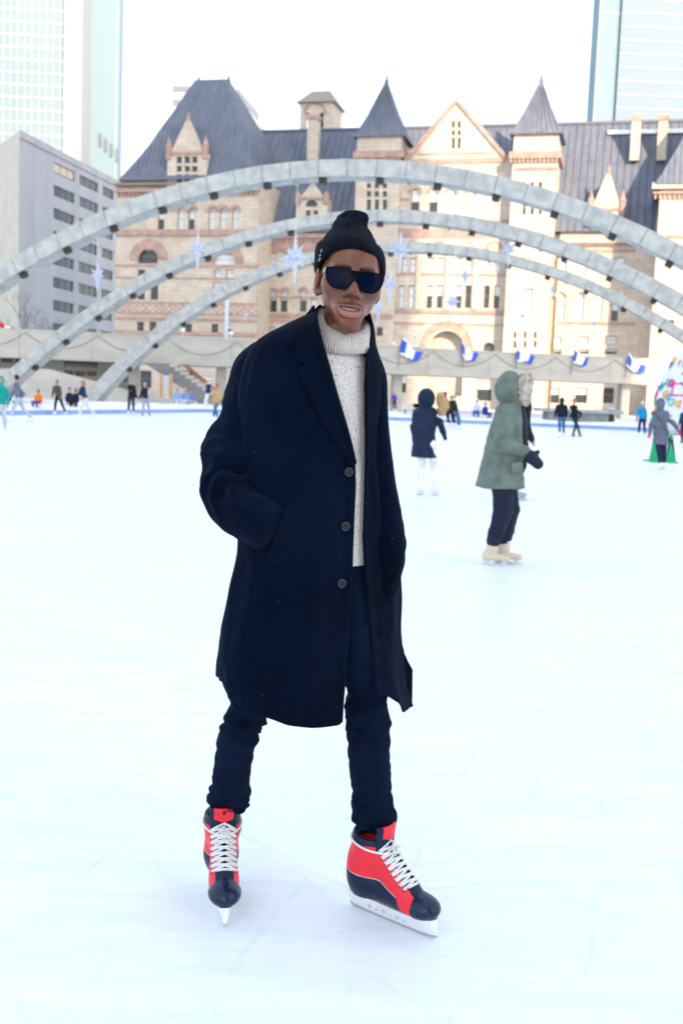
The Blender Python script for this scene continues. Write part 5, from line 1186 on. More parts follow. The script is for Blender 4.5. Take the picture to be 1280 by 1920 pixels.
# ------------------------------------------------------------------ sunglasses
M_blk = mat('glossy_black_acetate', (.002, .002, .003), .3, spec=.06); M_lens = mat('dark_lens', (.0010, .0045, .020), .12, spec=.05)
def gy(x): return .1130-2.6*x*x
def lens_out(cx, sc, n_=40):
    o = []
    for t in np.linspace(0, 2*PI, n_, endpoint=False):
        c, s = math.cos(t), math.sin(t); e = .62; x = math.copysign(abs(c)**e, c)*.0305*sc; z = math.copysign(abs(s)**(.50 if s > 0 else .80), s)*(.0205 if s > 0 else .0245)*sc
        x *= 1+.15*(z/.0208)/sc; 
        if z < 0: x *= 1-.13*(z/.0245)**2
        z += .0015*(x/.031)*(1 if cx > 0 else -1)*(1 if z > 0 else 0)*1.6
        o.append((cx+x-.0005, z-.0095))
    return o
gl = man
fr = MB(); lens = []
for s in (-1, 1):
    ou = lens_out(s*.0375, 1.17); il = lens_out(s*.0375, 1.0); n_ = len(ou)
    rows = [[(x, gy(x)-.0020, z) for x, z in il], [(x, gy(x)+.0016, z) for x, z in il], [(x, gy(x)+.0016, z) for x, z in ou], [(x, gy(x)-.0030, z) for x, z in ou]]
    v = hw([p for r in rows for p in r]); f = [(a*n_+k, a*n_+(k+1) % n_, ((a+1) % 4)*n_+(k+1) % n_, ((a+1) % 4)*n_+k) for a in range(4) for k in range(n_)]
    fr.add(v, f); lv = hw([(x, gy(x)+.0002+.0012*0, z) for x, z in il]+[(s*.0375-.0005, gy(s*.0375)+.0020, -.0095)])
    lens.append((lv, [(k, (k+1) % n_, n_) for k in range(n_)]))
fr.add(hw([(-.013, gy(0)-.003, .001), (.007, gy(0)-.003, .001), (.007, gy(0)+.001, .001), (-.013, gy(0)+.001, .001), (-.016, gy(0)-.003, .0125), (.010, gy(0)-.003, .0125), (.010, gy(0)+.001, .0125), (-.016, gy(0)+.001, .0125)]), [(0, 3, 2, 1), (4, 5, 6, 7), (0, 1, 5, 4), (1, 2, 6, 5), (2, 3, 7, 6), (3, 0, 4, 7)])
for s in (-1, 1):
    x0 = s*.0670; fr.add(hw([(x0, gy(.07)-.004, -.001), (x0+s*.0065, gy(.07)-.004, -.001), (x0+s*.0065, gy(.07)+.0015, .0), (x0, gy(.07)+.0015, .0), (x0, gy(.07)-.004, .0135), (x0+s*.0065, gy(.07)-.004, .0135), (x0+s*.0065, gy(.07)+.0015, .0135), (x0, gy(.07)+.0015, .0135)]), [(0, 3, 2, 1), (4, 5, 6, 7), (0, 1, 5, 4), (1, 2, 6, 5), (2, 3, 7, 6), (3, 0, 4, 7)])
sg = fr.build('sunglasses', M_blk, man)
for v, f in lens: obj('lens', v, f, M_lens, sg, True)
for s in (-1, 1):
    y1 = gy(.07)-.004
    v = hw([(s*(.0745+a), y, z+(-.004 if y < 0 else 0)) for y in (y1, .03, -.02) for a, z in ((-.0035, .002), (.0005, .002), (.0005, .0125), (-.0035, .0125))])
    obj('temple', v, [(4*i+k, 4*i+(k+1) % 4, 4*i+4+(k+1) % 4, 4*i+4+k) for i in range(2) for k in range(4)]+[(0, 1, 2, 3)], mat('pale_wood_temple', (.42, .38, .30), .35), sg)
# ------------------------------------------------------------------ beanie
zP = np.array([-.03, .033, .076, .104, .126, .147, .162, .174, .1785]); cP = np.array([-1, -2, -6, -8, -9, -10, -7, -4, -3])*.00139; wP = np.array([61, 62, 60, 52, 44, 38, 31, 18, 3])*.00139
dP = np.array([.103, .112, .110, .097, .075, .062, .050, .030, .005]); bP = np.array([-.022, -.022, -.023, -.026, -.028, -.030, -.028, -.026, -.026])
def smi(x, X_, Y_):  # smooth interpolation
    m_ = np.gradient(Y_, X_); i = np.clip(np.searchsorted(X_, x)-1, 0, len(X_)-2); h_ = X_[i+1]-X_[i]; t = (x-X_[i])/h_
    return (2*t**3-3*t**2+1)*Y_[i]+(t**3-2*t**2+t)*h_*m_[i]+(-2*t**3+3*t**2)*Y_[i+1]+(t**3-t**2)*h_*m_[i+1]
NB, NL = 120, 60; th = np.linspace(0, 2*PI, NB, endpoint=False)
def edge_z(t): s = np.sin(t); return np.where(s > 0, .020+.050*np.abs(s)**1.3, .020-.050*np.abs(s)**1.2)
def bring(z, grow, t): return np.stack([smi(z, zP, cP)-z*math.tan(ft)*.0+(smi(z, zP, wP)+grow)*np.cos(t), smi(z, zP, bP)+(smi(z, zP, dP)+grow)*np.sin(t), z+0*t], -1)
V = []
for i in range(NL):
    v = i/(NL-1); z = edge_z(th)+.02+(.1785-edge_z(th)-.02)*v**.85
    fold = -.0060*ridge(noise3(np.cos(th)*1.6+4, np.sin(th)*1.6, z*24, 5))*np.clip((z-.085)/.04, 0, 1)-.004*noise3(np.cos(th)*3, np.sin(th)*3, z*50, 9)*np.clip((z-.09)/.03, 0, 1)
    dent = -.005*np.exp(-((z-.136)/.0085)**2)*np.clip(np.cos(th-.35), 0, 1)**2-.010*np.exp(-((z-.150)/.010)**2)*np.exp(-((th-2.35)/.35)**2)
    V.append(bring(np.clip(z, -.03, .1785), -.005+(fold+dent)*np.clip((.1785-z)/.02, 0, 1), th))
uv = np.stack([np.tile(th/(2*PI), NL), np.repeat(np.linspace(0, 1, NL), NB)], -1)
bn = obj('beanie', hw(np.concatenate(V)), grid_faces(NB, NL, True)[:, ::-1].copy(), M_bean, man, True, uv=uv)
prof_ = [(-.001, -.003), (.004, -.004), (.0085, .002), (.0095, .016), (.009, .032), (.0065, .044), (.0015, .046), (-.004, .043)]
V = []
for a, b_ in prof_:
    e = edge_z(th); z = e+b_*np.where(np.sin(th) > 0, 1.35-.60*np.abs(np.sin(th)), 1.35); wv = .0011*noise3(np.cos(th)*3, np.sin(th)*3, b_*30, 3); V.append(bring(z, a-.0015+wv, th))
uv = np.stack([np.tile(th/(2*PI), len(prof_)), np.repeat(np.linspace(0, .4, len(prof_)), NB)], -1)
cf = obj('cuff', hw(np.concatenate(V)), grid_faces(NB, len(prof_), True)[:, ::-1].copy(), M_bean, bn, True, uv=uv)
for (t0, z0_, t1, z1_) in ((2.62, .052, 2.60, .060), (2.64, .046, 2.70, .044), (2.69, .040, 2.66, .034), (2.74, .034, 2.70, .030)):
    p = [bring(np.array(z), .0085, np.array(t)) for t, z in ((t0, z0_), (t1, z1_))]
    MB().tube(hw(p), .0011, 5).build('stitched_mark', mat('white_stitch', (.6, .62, .7), .8), bn)
# ------------------------------------------------------------------ coat
KT = .25
cy_ = np.array([575, 590, 610, 640, 680, 720, 800, 880, 960, 1040, 1120, 1200, 1280, 1330.])
cl_ = np.array([600, 583, 545, 492, 464, 452, 447, 446, 447, 445, 430, 416, 410, 410.])
cr_ = np.array([690, 694, 700, 705, 716, 718, 716, 718, 728, 742, 748, 748, 760, 777.])
cd_ = np.array([.072, .085, .10, .115, .125, .13, .13, .13, .135, .145, .15, .155, .16, .165])
E1 = np.array([(589, 575), (596, 610), (609, 655), (630, 730), (650, 800), (667, 868), (668, 900), (665, 960), (664, 1000), (662, 1060), (656, 1150), (650, 1250), (643, 1330)], float)
E2_ = np.array([(698, 575), (698, 625), (690, 658), (685, 720), (687, 800), (687, 860), (686, 900), (684, 960), (683, 1000), (688, 1080), (694, 1150), (702, 1220), (708, 1290), (711, 1330)], float)
def cring(py):
    xl, xr, rd = (float(smi(np.array(py), cy_, a)) for a in (cl_, cr_, cd_))
    c = M((xl+xr)/2, py); a = M(xl, py); b_ = M(xr, py); return c, (b_[0]-a[0])/2, rd
def cpt(py, x):      # point of the coat's front surface seen at px x
    c, rx, rd = cring(py); X = M(x, py, -rd*.8)[0]; cs = np.clip((X-c[0])/rx, -.97, .97); return math.acos(cs), c, rx, rd
def cdep(px, py):
    for _ in range(2): t, c, rx, rd = cpt(py, px)
    return -rd*math.sin(t)+KT*rx*math.cos(t)
NTH, NV_ = 200, 190
rows = []; vs = np.linspace(0, 1, NV_); pys = 575+(1330-575)*vs
RX_ = [(395, .098), (437, .105), (460, .072), (500, .040), (560, .014), (600, .005), (650, .004), (711, .078), (745, .062), (765, .035), (780, 0)]
V = []; UVc = []
for v, py in zip(vs, pys):
    c, rx, rd = cring(py); t1 = cpt(py, np.interp(py, E1[:, 1], E1[:, 0]))[0]; t2 = cpt(py, np.interp(py, E2_[:, 1], E2_[:, 0]))[0]
    if t2 > t1-.02: t2 = t1-.02
    t = np.linspace(t1, 2*PI+t2, NTH); s_ = np.clip((py-980)/350, 0, 1)
    x = c[0]+rx*np.cos(t)
    xpx = (x+ROOT[0])/PXM+640
    rs = np.where(np.sin(t) > -.1, np.interp(xpx, [a for a, _ in RX_], [b_ for _, b_ in RX_]), .098)*s_**2.2
    amp = .0035+.016*np.clip((py-930)/380, 0, 1)
    cx3, cy3 = np.cos(t)*2.1, np.sin(t)*2.1
    g = noise3(cx3*1.3, cy3*1.3, v*1.6+3, 21)*amp+.45*amp*noise3(cx3*3, cy3*3, v*3+7, 22)+.0022*noise3(cx3*4, cy3*4, v*22, 23)
    g += .006*ridge(noise3(cx3*1.2+v*3, cy3*1.2, v*7, 25))*np.exp(-((py-1020)/120)**2)*(xpx < 640)-.002
    ed = np.minimum(1, np.minimum(t-t1, 2*PI+t2-t)/.12); g = g*(.35+.65*ed)
    flare = np.where((t > 2*PI+t2-.35) & (py > 1200), -.008*((t-(2*PI+t2-.35))/.35), 0)
    X = c[0]+(rx+g+flare)*np.cos(t); Y = -(rd+g)*np.sin(t)+KT*rx*np.cos(t)
    V.append(np.stack([X, Y, c[2]+rs+0*t], -1)); UVc.append(np.stack([t, v+0*t], -1))
V = np.concatenate(V)
coat = obj('coat', V, grid_faces(NTH, NV_), M_coat, man, True)
md = coat.modifiers.new('thick', 'SOLIDIFY'); md.thickness = .0045; md.offset = 0
# back vent panel hanging lower at the left
def spath(name, path, parent, seed, amp, ends=(0, 0), nr=72, nl=130, ma=None, squash=1.0, elb=.6):
    P = np.array([M(x, y, d) for x, y, r_, d in path]); R_ = np.array([r_*PXM for x, y, r_, d in path])
    L_ = np.r_[0, np.cumsum(np.linalg.norm(np.diff(P, axis=0), axis=1))]; l = np.linspace(0, L_[-1], nl)
    C = np.stack([smi(l, L_, P[:, k]) for k in range(3)], -1); r_ = smi(l, L_, R_)
    T = np.gradient(C, axis=0); T /= np.linalg.norm(T, axis=1)[:, None]; A_ = np.cross(T, (0, 1., 0)); A_ /= np.linalg.norm(A_, axis=1)[:, None]; B_ = np.cross(T, A_)
    t = np.linspace(0, 2*PI, nr, endpoint=False); V = []
    for i in range(nl):
        u = l[i]/L_[-1]; k = amp*(.13+math.exp(-((u-elb)/.22)**2))
        n1 = (1-np.abs(noise3(np.cos(t)*1.1, np.sin(t)*1.1, l[i]*23+1.2*np.sin(t+seed), seed)))**2.5*1.6-.6; n2 = noise3(np.cos(t)*2, np.sin(t)*2, l[i]*38, seed+1)
        g = k*(n1*.8-.3)+k*.35*n2
        V.append(C[i]+(r_[i]+g)[:, None]*(np.cos(t)[:, None]*A_[i]+np.interp(u, [0, .82, 1], [1, 1, squash])*np.sin(t)[:, None]*B_[i]))
    V = np.concatenate(V); F = grid_faces(nr, nl, True); V = smoothv(V, F, 3, .5)
    return V, F, C, r_
V, F, C, r_ = spath('sleeve', [(508, 660, 36, .01), (490, 692, 50, .0), (473, 740, 50, -.01), (463, 780, 50, -.02), (448, 830, 56, -.03), (432, 870, 60, -.045), (428, 906, 57, -.06), (439, 938, 54, -.09), (465, 962, 49, -.125), (490, 980, 49, -.135), (502, 988, 48, -.125), (516, 996, 46, -.115), (530, 1003, 40, -.10), (532, 1004, 2, -.10)], man, 31, .0185, elb=.60, squash=.55)
obj('sleeve', V, F, M_coat, coat, True)
V, F, C, r_ = spath('sleeve', [(694, 676, 20, .03), (699, 705, 25, .03), (701, 750, 26, .03), (703, 800, 26, .03), (708, 860, 28, .03), (715, 920, 30, .03), (724, 980, 32, .02), (729, 1030, 33, .0), (727, 1070, 28, -.005), (722, 1120, 20, .0), (716, 1150, 10, .01)], man, 47, .004, elb=.8)
obj('sleeve', V, F, M_coat, coat, True)
def patch(name, pairs, lift, ma, nr=14, n_=60, bulge=.010, parent=None):
    pr = np.array([[a[0], a[1], b_[0], b_[1]] for a, b_ in pairs], float); s = np.arange(len(pr)); q = np.linspace(0, len(pr)-1, n_)
    I = np.stack([np.interp(q, s, pr[:, k]) for k in range(4)], -1); V = []
    for r in I:
        for k in range(nr):
            w_ = k/(nr-1); px = r[0]*(1-w_)+r[2]*w_; py = r[1]*(1-w_)+r[3]*w_
            dz = cdep(px, np.clip(py, 576, 1329)); lf = lift+bulge*(1-w_)**2*math.sin(PI*min(1, .15+w_*3))
            V.append(M(px, py, dz-lf))
    o = obj(name, V, grid_faces(nr, n_)[:, ::-1].copy(), ma, parent or coat, True); md = o.modifiers.new('thick', 'SOLIDIFY'); md.thickness = .005; md.offset = 0
    b2 = o.modifiers.new('bev', 'BEVEL'); b2.width = .0015; b2.segments = 2
    return o
patch('collar', [((588, 572), (575, 588)), ((591, 590), (560, 607)), ((596, 615), (555, 635)), ((602, 638), (555, 656)), ((608, 655), (557, 675)), ((611, 664), (582, 682))], .010, M_lapel)
patch('lapel', [((611, 664), (584, 684)), ((613, 670), (560, 689)), ((622, 702), (566, 706)), ((632, 738), (584, 745)), ((647, 788), (611, 796)), ((659, 832), (639, 838)), ((667, 868), (664, 874))], .010, M_lapel)
patch('lapel', [((692, 650), (698, 661)), ((686, 672), (711, 680)), ((684, 690), (717, 697)), ((686, 745), (713, 750)), ((687, 800), (704, 806)), ((687, 862), (689, 872))], .007, M_lapel, bulge=.004)
def welt(pts, wdt, lift, name='pocket_welt', r0=.0045):
    P = [M(x, y, cdep(x, y)-lift) for x, y in pts]; return MB().tube(P, r0, 8).build(name, M_lapel, coat, True)
def pocket(L1, R1, lift, n_=40, nr=24):
    L1 = np.array(L1, float); R1 = np.array(R1, float); V = []; s = np.linspace(0, 1, n_); si = np.linspace(0, 1, len(L1))
    for q in s:
        a = np.array([np.interp(q, si, L1[:, k]) for k in (0, 1)]); b_ = np.array([np.interp(q, si, R1[:, k]) for k in (0, 1)])
        for k in range(nr):
            w_ = k/(nr-1); p = a*(1-w_)+b_*w_; V.append(M(p[0], p[1], cdep(p[0], p[1])-.001-lift*math.sin(PI*(.04+.92*q))**1.0*(1-w_)**1.6*(1+.3*w_)+.004*w_))
    o = obj('pocket', V, grid_faces(nr, n_)[:, ::-1].copy(), M_coat, coat, True); md = o.modifiers.new('thick', 'SOLIDIFY'); md.thickness = .005; md.offset = 0; return o
pocket([(540, 946), (531, 965), (522, 990), (512, 1018), (502, 1044)], [(590, 935), (596, 960), (596, 1000), (586, 1040), (560, 1075)], .036)
welt([(725, 880), (729, 950), (732, 1020), (735, 1090), (736, 1180)], 3, .001, 'side_seam', .0014)
welt([(500, 690), (506, 760), (512, 830), (520, 900), (528, 960)], 3, -.001, 'front_dart', .0015)
M_btn = mat('horn_button', (.004, .007, .012), .3, var=.4, vscale=120, spec=.3); M_btn2 = mat('horn_button_rim', (.030, .042, .058), .35, spec=.3)
for x, y in ((654, 885), (648, 987), (641, 1094)):
    c = M(x, y, cdep(x, y)-.006); nrm = np.array([.42, -1, .0]); nrm /= np.linalg.norm(nrm); a = np.array([nrm[1], -nrm[0], 0])*-1; u_ = np.array([0, 0, 1.])
    def disc(prof_q, name, ma, par):
        n_ = 20; V = [c+nrm*h_+(a*math.cos(t)+u_*math.sin(t))*r0 for r0, h_ in prof_q for t in np.linspace(0, 2*PI, n_, endpoint=False)]
        F = [(i*n_+k, i*n_+(k+1) % n_, (i+1)*n_+(k+1) % n_, (i+1)*n_+k) for i in range(len(prof_q)-1) for k in range(n_)]+[tuple(range((len(prof_q)-1)*n_, len(prof_q)*n_))]
        return obj(name, V, F, ma, par, False)
    bt = disc([(.0118, -.003), (.0122, .0005), (.0112, .0022), (.0092, .0020), (.0088, .0008)], 'button', M_btn2, coat); 
    disc([(.0088, .0006), (.0086, .0010), (.004, .0012)], 'centre', M_btn, coat)
    for q in range(4):
        t = PI/4+q*PI/2; p = c+nrm*.0014+(a*math.cos(t)+u_*math.sin(t))*.0026; MB().tube([p-nrm*.001, p+nrm*.0004], .0009, 6).build('thread_hole', M_black, coat)
# ------------------------------------------------------------------ sweater
sw = []; NS = 80; t = np.linspace(0, 2*PI, 140, endpoint=False); spy = np.linspace(644, 1052, NS)
for i, py in enumerate(spy):
    c, rx, rd = cring(max(py, 655)); k = np.clip((py-650)/45, 0, 1); nx = .050; rxx = nx*(1-k)+min(rx*.80, .155)*k; cxx = M(640, py)[0]*(1-k)+(c[0]+.012)*k
    rdd = .054*(1-k)+(rd*.93-.012)*k; g = .0016*noise3(np.cos(t)*4, np.sin(t)*4, py*.03, 61)+.004*noise3(np.cos(t)*2, np.sin(t)*2, py*.008, 62)
    sw.append(np.stack([cxx+(rxx+g)*np.cos(t), -(rdd+g)*np.sin(t)+KT*rxx*np.cos(t)*k, M(640, py)[2]+0*t], -1))
uv = np.stack([np.tile(t/(2*PI), NS), np.repeat(np.linspace(0, 1, NS), 140)], -1)
swo = obj('sweater', np.concatenate(sw), grid_faces(140, NS, True), M_sweat, man, True, uv=uv)
# folded turtleneck: a thick band, high at the back, low at the front
M_neck = knit('cream_turtleneck_rib', (.82, .77, .72), 64, 26, 0, .9, var=.10, vscale=150)
NT = 180; t = np.linspace(0, 2*PI, NT, endpoint=False)
pf_ = [(-.013, .74), (-.010, .92), (-.002, 1.0), (.006, .97), (.0110, .82), (.0135, .52), (.0160, .24), (.0150, .07), (.009, 0), (-.002, .03)]
_ht = lambda t_: np.interp(np.mod(t_, 2*PI), [0, PI/4, PI/2, .78*PI, PI, 1.25*PI, 1.5*PI, 1.75*PI, 2*PI], [.078, .062, .053, .078, .116, .118, .104, .090, .078])
V = []
for a, b_ in pf_:
    c = M(640, 606); rx, ry = .0650+a, .071+a
    tilt = .054; rib = .0009*np.cos(t*64)
    fr_ = np.sin(t); g = .0016*noise3(np.cos(t)*3, np.sin(t)*3, b_*1.5, 71)
    X = c[0]+.002+(rx+g+rib)*np.cos(t)+.006*(fr_ > 0)*fr_**2+.007*b_*np.clip(-np.cos(t), 0, 1); Y = .005-(ry+g+rib-.010*b_*(fr_ > 0))*fr_+.12*rx*np.cos(t)
    Z = M(640, 660)[2]-.010*fr_+b_*_ht(t)+.002*np.cos(t)
    V.append(np.stack([X, Y, Z], -1))
uv = np.stack([np.tile(t/(2*PI), len(pf_)), np.repeat(np.linspace(0, 1, len(pf_)), NT)], -1)
obj('turtleneck', np.concatenate(V), grid_faces(NT, len(pf_), True)[:, ::-1].copy(), M_neck, swo, True, uv=uv)
# ------------------------------------------------------------------ trousers
VV, FF = [], []; off_ = 0
for path, sd in (([(560, 1010, 62, .0), (520, 1120, 64, .0), (485, 1220, 50, .01), (466, 1290, 41, .01), (461, 1335, 40, .0), (449, 1375, 38, .01), (438, 1420, 36.5, .035), (433, 1460, 36.5, .06), (430, 1482, 37, .085), (430, 1500, 36, .10), (429, 1512, 34.5, .105)], 81),
                 ([(615, 1010, 62, .0), (650, 1120, 60, .0), (675, 1220, 48, .0), (685, 1290, 39, .0), (688, 1340, 39.5, .0), (691, 1400, 40.5, .015), (694, 1450, 39.5, .03), (697, 1490, 37.5, .04), (698, 1520, 37, .045), (701, 1534, 37.5, .045), (702, 1543, 35, .045)], 91)):
    P = np.array([M(x, y, d) for x, y, r0, d in path]); R_ = np.array([r0*PXM for x, y, r0, d in path])
    L_ = np.r_[0, np.cumsum(np.linalg.norm(np.diff(P, axis=0), axis=1))]; NLG = 230; l = np.linspace(0, L_[-1], NLG)
    C = np.stack([smi(l, L_, P[:, k]) for k in range(3)], -1); rr = smi(l, L_, R_); T = np.gradient(C, axis=0); T /= np.linalg.norm(T, axis=1)[:, None]
    A_ = np.cross(T, (0, 1., 0)); A_ /= np.linalg.norm(A_, axis=1)[:, None]; B_ = np.cross(T, A_); t = np.linspace(0, 2*PI, 84, endpoint=False)
    for i in range(NLG):
        u = l[i]/L_[-1]; kn = math.exp(-((l[i]-np.interp(1340, [p[1] for p in path], L_))/.07)**2); an = np.clip((u-.86)/.1, 0, 1)
        amp = .0024+.0150*kn+.0135*an
        z = l[i]; sl_ = .25*np.sin(t+sd)
        g = amp*(ridge(noise3(np.cos(t)*.8, np.sin(t)*.8, z*46+sl_*4, sd))-.25)+amp*.4*noise3(np.cos(t)*2, np.sin(t)*2, z*70, sd+1)+.0012*noise3(np.cos(t)*2, np.sin(t)*2, z*20, sd+2)
        if u > .985: g = g+.002*noise3(t*9, z*200, 0, 5)
        cc = C[i]
        VV.append(cc+(rr[i]+g)[:, None]*(np.cos(t)[:, None]*A_[i]+np.sin(t)[:, None]*B_[i]))
    FF.append(grid_faces(84, NLG, True)+off_); off_ += 84*NLG
tro = obj('trousers', smoothv(np.concatenate(VV), np.concatenate(FF), 3, .5), np.concatenate(FF), M_trou, man, True)
md = tro.modifiers.new('thick', 'SOLIDIFY'); md.thickness = .003; md.offset = -1
for (x, y, dy, rad, sg_) in ((429, 1508, .105, 35, 1), (702, 1540, .045, 36, 2)):       # frayed turned hem
    c = M(x, y, dy); mb = MB()
    for k in range(46):
        a = 2*PI*k/46+random.uniform(-.05, .05); r0 = rad*PXM*random.uniform(.97, 1.06); p = c+np.array([r0*math.cos(a), -r0*math.sin(a), random.uniform(-.004, .010)])
        mb.tube([p, p+np.array([random.uniform(-.004, .004), random.uniform(-.003, .003), -random.uniform(.006, .014)])], .0016, 4)
    tag(mb.build('frayed_hem', M_trou, tro), kind='stuff')
# ------------------------------------------------------------------ hockey skates
M_boot = mat('skate_navy_leather', (.0040, .0130, .0430), .42, var=.2, vscale=30, bump=.12, bscale=90, spec=.25)
M_boot2 = M_boot
mr_ = add_nodes_attr(M_boot, 'piping', .0022, .0012, None, (.62, .64, .70)); add_nodes_attr(M_boot, 'red', -.0003, .0003, None, (.78, .030, .050))
M_toe = mat('skate_toe_cap', (.0040, .0140, .0450), .22, var=.25, vscale=25, bump=.15, bscale=40, spec=.35)
M_lace = mat('white_lace_cotton', (.88, .88, .89), .85, bump=.6, bscale=300); M_hold = mat('white_skate_holder', (.74, .76, .79), .35, var=.05, vscale=20)
def bootf(P):
    Y1 = P.copy(); Y1[..., 1] = np.abs(P[..., 1])
    d = ell(P, (.048, 0, .098), (.050, .037, .066)); d = sm(d, cap(P, (.055, 0, .095), (.20, 0, .084), .038, .037), .03)
    d = sm(d, ell(P, (.243, 0, .079), (.057, .044, .0325)), .02)
    d = sm(d, cap(P, (.056, 0, .12), (.066, 0, .225), .046, .052), .03); d = sm(d, cap(P, (.090, 0, .195), (.19, 0, .112), .040, .036), .03)
    d = sm(d, ell(P, (.03, 0, .150), (.030, .036, .05)), .02)
    d = np.maximum(d, .048-P[..., 2]); d = np.maximum(d, P[..., 2]-.232-.25*np.clip(.07-P[..., 0], 0, 1)); 
    d = ssub(d, cap(P, (.070, 0, .20), (.074, 0, .34), .040), .004)
    return d
def make_skate(heel, fwd, yw_label):
    fwd = np.array([fwd[0], fwd[1], 0.]); fwd /= np.linalg.norm(fwd); side = np.array([-fwd[1], fwd[0], 0.])
    o3 = np.array([heel[0], heel[1], 0])-ROOT
    W_ = lambda V: o3+np.asarray(V)[..., 0:1]*fwd+np.asarray(V)[..., 1:2]*side+np.asarray(V)[..., 2:3]*np.array([0, 0, 1.])
    V, F = nets(bootf, (-.02, -.07, .03), (.32, .07, .30), .0030); V = smoothv(V, F, 1, .4)
    x, y, z = V.T; ay = np.abs(y)
    sA = np.minimum.reduce([z-(.126-.05*(x-.03)), .210-z+.12*(.07-x), .125-x]); sB = np.minimum.reduce([z-(.128-.38*(x-.112)), x-.08, .215-z])
    sC = np.minimum.reduce([x-.204+.3*(z-.05), .236-x]); red = np.maximum.reduce([sA, sB, sC])
    fac = ay-.0255; nz = vnormals(V, F)[:, 2]; top = (nz > .1) & (x > .08)
    red = np.where(top, np.minimum(red, fac), red); red = np.minimum(red, .238-x-.25*(z-.06)*0); pip = np.where(x < .19, np.abs(red)+np.where(top & (ay < .022), 1, 0), 1)
    pip = np.where(z > .19, 1, pip)
    bt = obj('skate', W_(V), F, M_boot, man, True, attrs=dict(red=red, piping=pip))
    Vt, Ft = nets(lambda P: np.maximum(bootf(P)-.0022, .238-P[..., 0]+.0*P[..., 2]-.25*(np.abs(P[..., 1])*0)), (.215, -.07, .03), (.32, .07, .16), .0028); Vt = smoothv(Vt, Ft, 1, .4)
    obj('toe_cap', W_(Vt), Ft, M_toe, bt, True)
    bvh = BVHTree.FromPolygons([tuple(v) for v in V], [tuple(map(int, f)) for f in F])
    nI = Vector((.60, 0, .80)).normalized()
    def surf(xx, yy, lift=.003):
        o_ = Vector((xx, yy, 0))+Vector((0, 0, .235-.62*(xx-.085))); o_ = o_+nI*.08; h_ = bvh.ray_cast(o_, -nI)
        p = h_[0] if h_[0] is not None else Vector((xx, yy, .235-.8*(xx-.085))); return np.array(p)+np.array(nI)*lift
    def flat_lace(pts, w_=.0050, h_=.0028, par=bt):
        P = np.array(pts, float); nn = max(12, 4*len(P)); s = np.linspace(0, len(P)-1, nn); P = np.stack([smi(s, np.arange(len(P), dtype=float), P[:, k]) for k in range(3)], -1)
        return MB().tube(W_(P), (w_+h_)/2, 7).build('lace', M_lace, par, True)
    NE = 9; ex = [.112+.0146*i for i in range(NE)]
    for i in range(NE):
        for s in (-1, 1):
            p = surf(ex[i], s*.0340, .001); q = surf(ex[i], s*.0340, .0022)
            MB().tube(W_([p, q]), .0042, 10).build('eyelet', M_black, bt)
        if i < NE-1:
            for s in (-1, 1):
                P0, P1 = surf(ex[i], s*.0345, .003), surf(ex[i+1]-.002, -s*.0345, .003); m1 = surf((ex[i]*.7+ex[i+1]*.3), s*.010, .0065 if s > 0 else .0045); m2 = surf((ex[i]*.3+ex[i+1]*.7), -s*.010, .0045 if s > 0 else .0065)
                flat_lace([P0, m1, m2, P1])
    flat_lace([surf(ex[-1], -.025, .003), surf(ex[-1]+.003, 0, .0055), surf(ex[-1], .025, .003)])
    # tongue
    def tf(P):
        a_, b_ = np.array([.118, 0, .175]), np.array([.128, 0, .268]); ab = b_-a_; tt_ = np.clip(((P-a_)@ab)/(ab@ab), 0, 1)[..., None]; e = P-(a_+tt_*ab); yy = P[..., 1]
        dd = np.abs(e[..., 0]+yy*yy*9-.004)-.0045; return np.maximum(np.maximum(dd, np.abs(yy)-.036-.003*tt_[..., 0]), np.abs(P[..., 2]-.222)-.050)-.001
    Vg, Fg = nets(tf, (.06, -.05, .16), (.16, .05, .29), .0028); Vg = smoothv(Vg, Fg, 2, .5)
    rd_ = np.minimum(Vg[:, 2]-.232-np.abs(Vg[:, 1])*.3, .028-np.abs(Vg[:, 1]))
    obj('tongue', W_(Vg), Fg, M_boot, bt, True, attrs=dict(red=rd_, piping=np.ones(len(Vg))))
    # laces wound round the ankle, and the bow
    for zc, a0_, a1_, dr_ in ((.212, -2.9, 2.9, .0), (.190, .75, 3.3, .0)):
        pts = []
        for a in np.linspace(a0_, a1_, 15): 
            rr_ = .052+.0035+(.018 if abs(a) < .9 else 0)*max(0, math.cos(a*1.7)); zz_ = zc+.012*math.cos(a)*-1
            d_ = Vector((math.cos(a), math.sin(a)*.98, 0)); oo = Vector((.066, 0, zz_))+d_*.12; h_ = bvh.ray_cast(oo, -d_)
            pts.append(np.array(h_[0])+np.array(d_)*.0032 if h_[0] is not None else np.array([.066+rr_*math.cos(a), rr_*math.sin(a), zz_]))
        flat_lace(pts, .0042, .0022)
    rs_ = random.Random(3 if fwd[0] < .3 else 8)
    kc = np.array([.146, 0, .212])
    for k in range(6):
        a = rs_.uniform(0, 2*PI); l_ = rs_.uniform(.012, .026); e1 = np.array([rs_.uniform(-.004, .014), math.cos(a)*l_, math.sin(a)*l_-.004]); e2 = np.array([rs_.uniform(0, .016), math.cos(a+.9)*l_*.9, math.sin(a+.9)*l_*.9-.006])
        flat_lace([kc, kc+e1*.7, kc+e1, kc+(e1+e2)*.6, kc+e2, kc+e2*.4], .0034, .0016)
    for s in (-1, 1): flat_lace([kc, kc+np.array([.008, s*.014, -.012]), kc+np.array([.012, s*.022, -.030]), kc+np.array([.018, s*.018, -.048])], .0032, .0016)
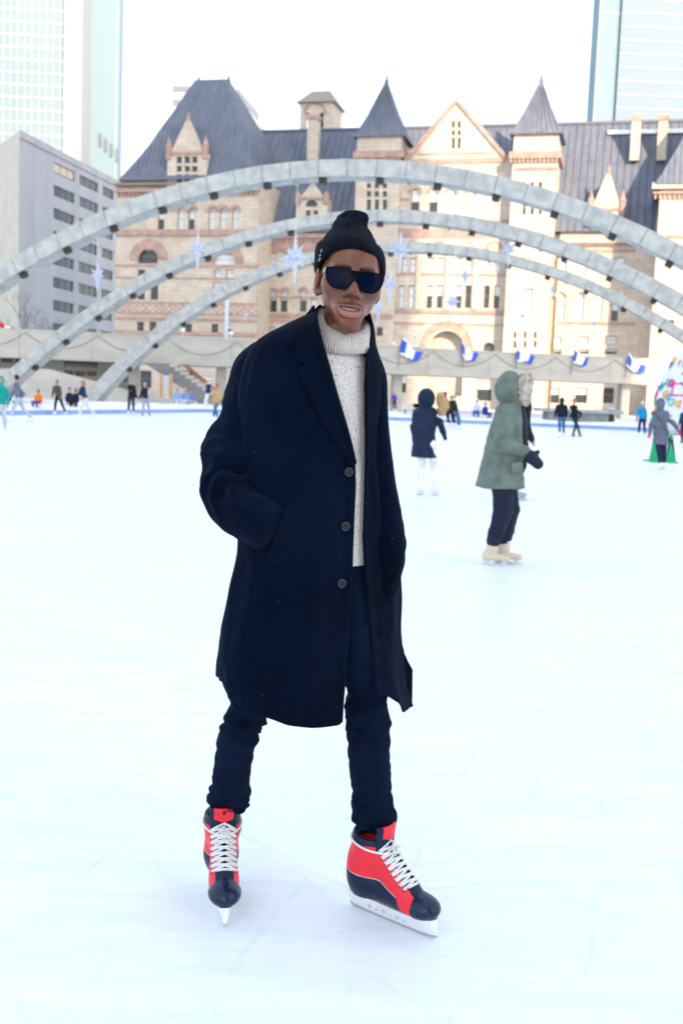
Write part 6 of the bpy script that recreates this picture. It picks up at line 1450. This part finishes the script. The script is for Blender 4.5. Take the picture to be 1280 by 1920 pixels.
    # holder and runner
    prof2 = [(.004, .052, .016), (.030, .052, .022), (.10, .050, .020), (.17, .050, .024), (.24, .052, .026), (.285, .056, .018), (.298, .060, .008)]
    V2 = []; 
    for xx, zt_, hw_ in prof2:
        zb_ = .008+.006*max(0, (abs(xx-.15)-.11)/.04)
        V2 += [(xx, -.0045, zb_), (xx, .0045, zb_), (xx, .0055+hw_*.25, zb_+.016), (xx, hw_, zt_), (xx, -hw_, zt_), (xx, -.0055-hw_*.25, zb_+.016)]
    F2 = [(6*i+k, 6*i+(k+1) % 6, 6*i+6+(k+1) % 6, 6*i+6+k) for i in range(len(prof2)-1) for k in range(6)]+[tuple(reversed(range(6))), tuple(range(6*len(prof2)-6, 6*len(prof2)))]
    hd = obj('blade_holder', W_(V2), F2, M_hold, bt)
    bvm = hd.modifiers.new('bev', 'BEVEL'); bvm.width = .002; bvm.segments = 2
    for k in range(6):
        for sd in (-1, 1):
            xx = .075+.024*k; y_ = sd*.0110
            q = [(xx, .0235), (xx+.010, .0225), (xx+.012, .0305), (xx+.002, .0315)]
            pts = [(a, y_+sd*.0010+sd*(b_-.0235)*.40, b_) for a, b_ in q]+[(q[0][0], y_+sd*.0010, q[0][1])]
            if k % 2: pts = pts[:3] if k != 3 else pts[:2]
            MB().tube(W_(pts), .0007, 4).build('moulded_mark', mat('grey_mark', (.25, .27, .30), .6), hd)
    rn = [(.000, .010), (.012, .0015), (.05, 0), (.25, 0), (.288, .003), (.303, .010), (.300, .014), (.004, .014)]
    v = [(a, -.0016, b_) for a, b_ in rn]+[(a, .0016, b_) for a, b_ in rn]; n_ = len(rn)
    obj('runner', W_(v), [tuple(range(n_)), tuple(reversed(range(n_, 2*n_)))]+[(i, i+n_, (i+1) % n_+n_, (i+1) % n_) for i in range(n_)], M_steel, bt)
    return bt
g1, g2 = ground(655, 1695), ground(815, 1762)
make_skate(g1, (g2-g1)[:2], 0)
fw = np.array([.17, -.985]); tip = ground(422, 1742); make_skate(tip[:2]-fw*.297, fw, 1)
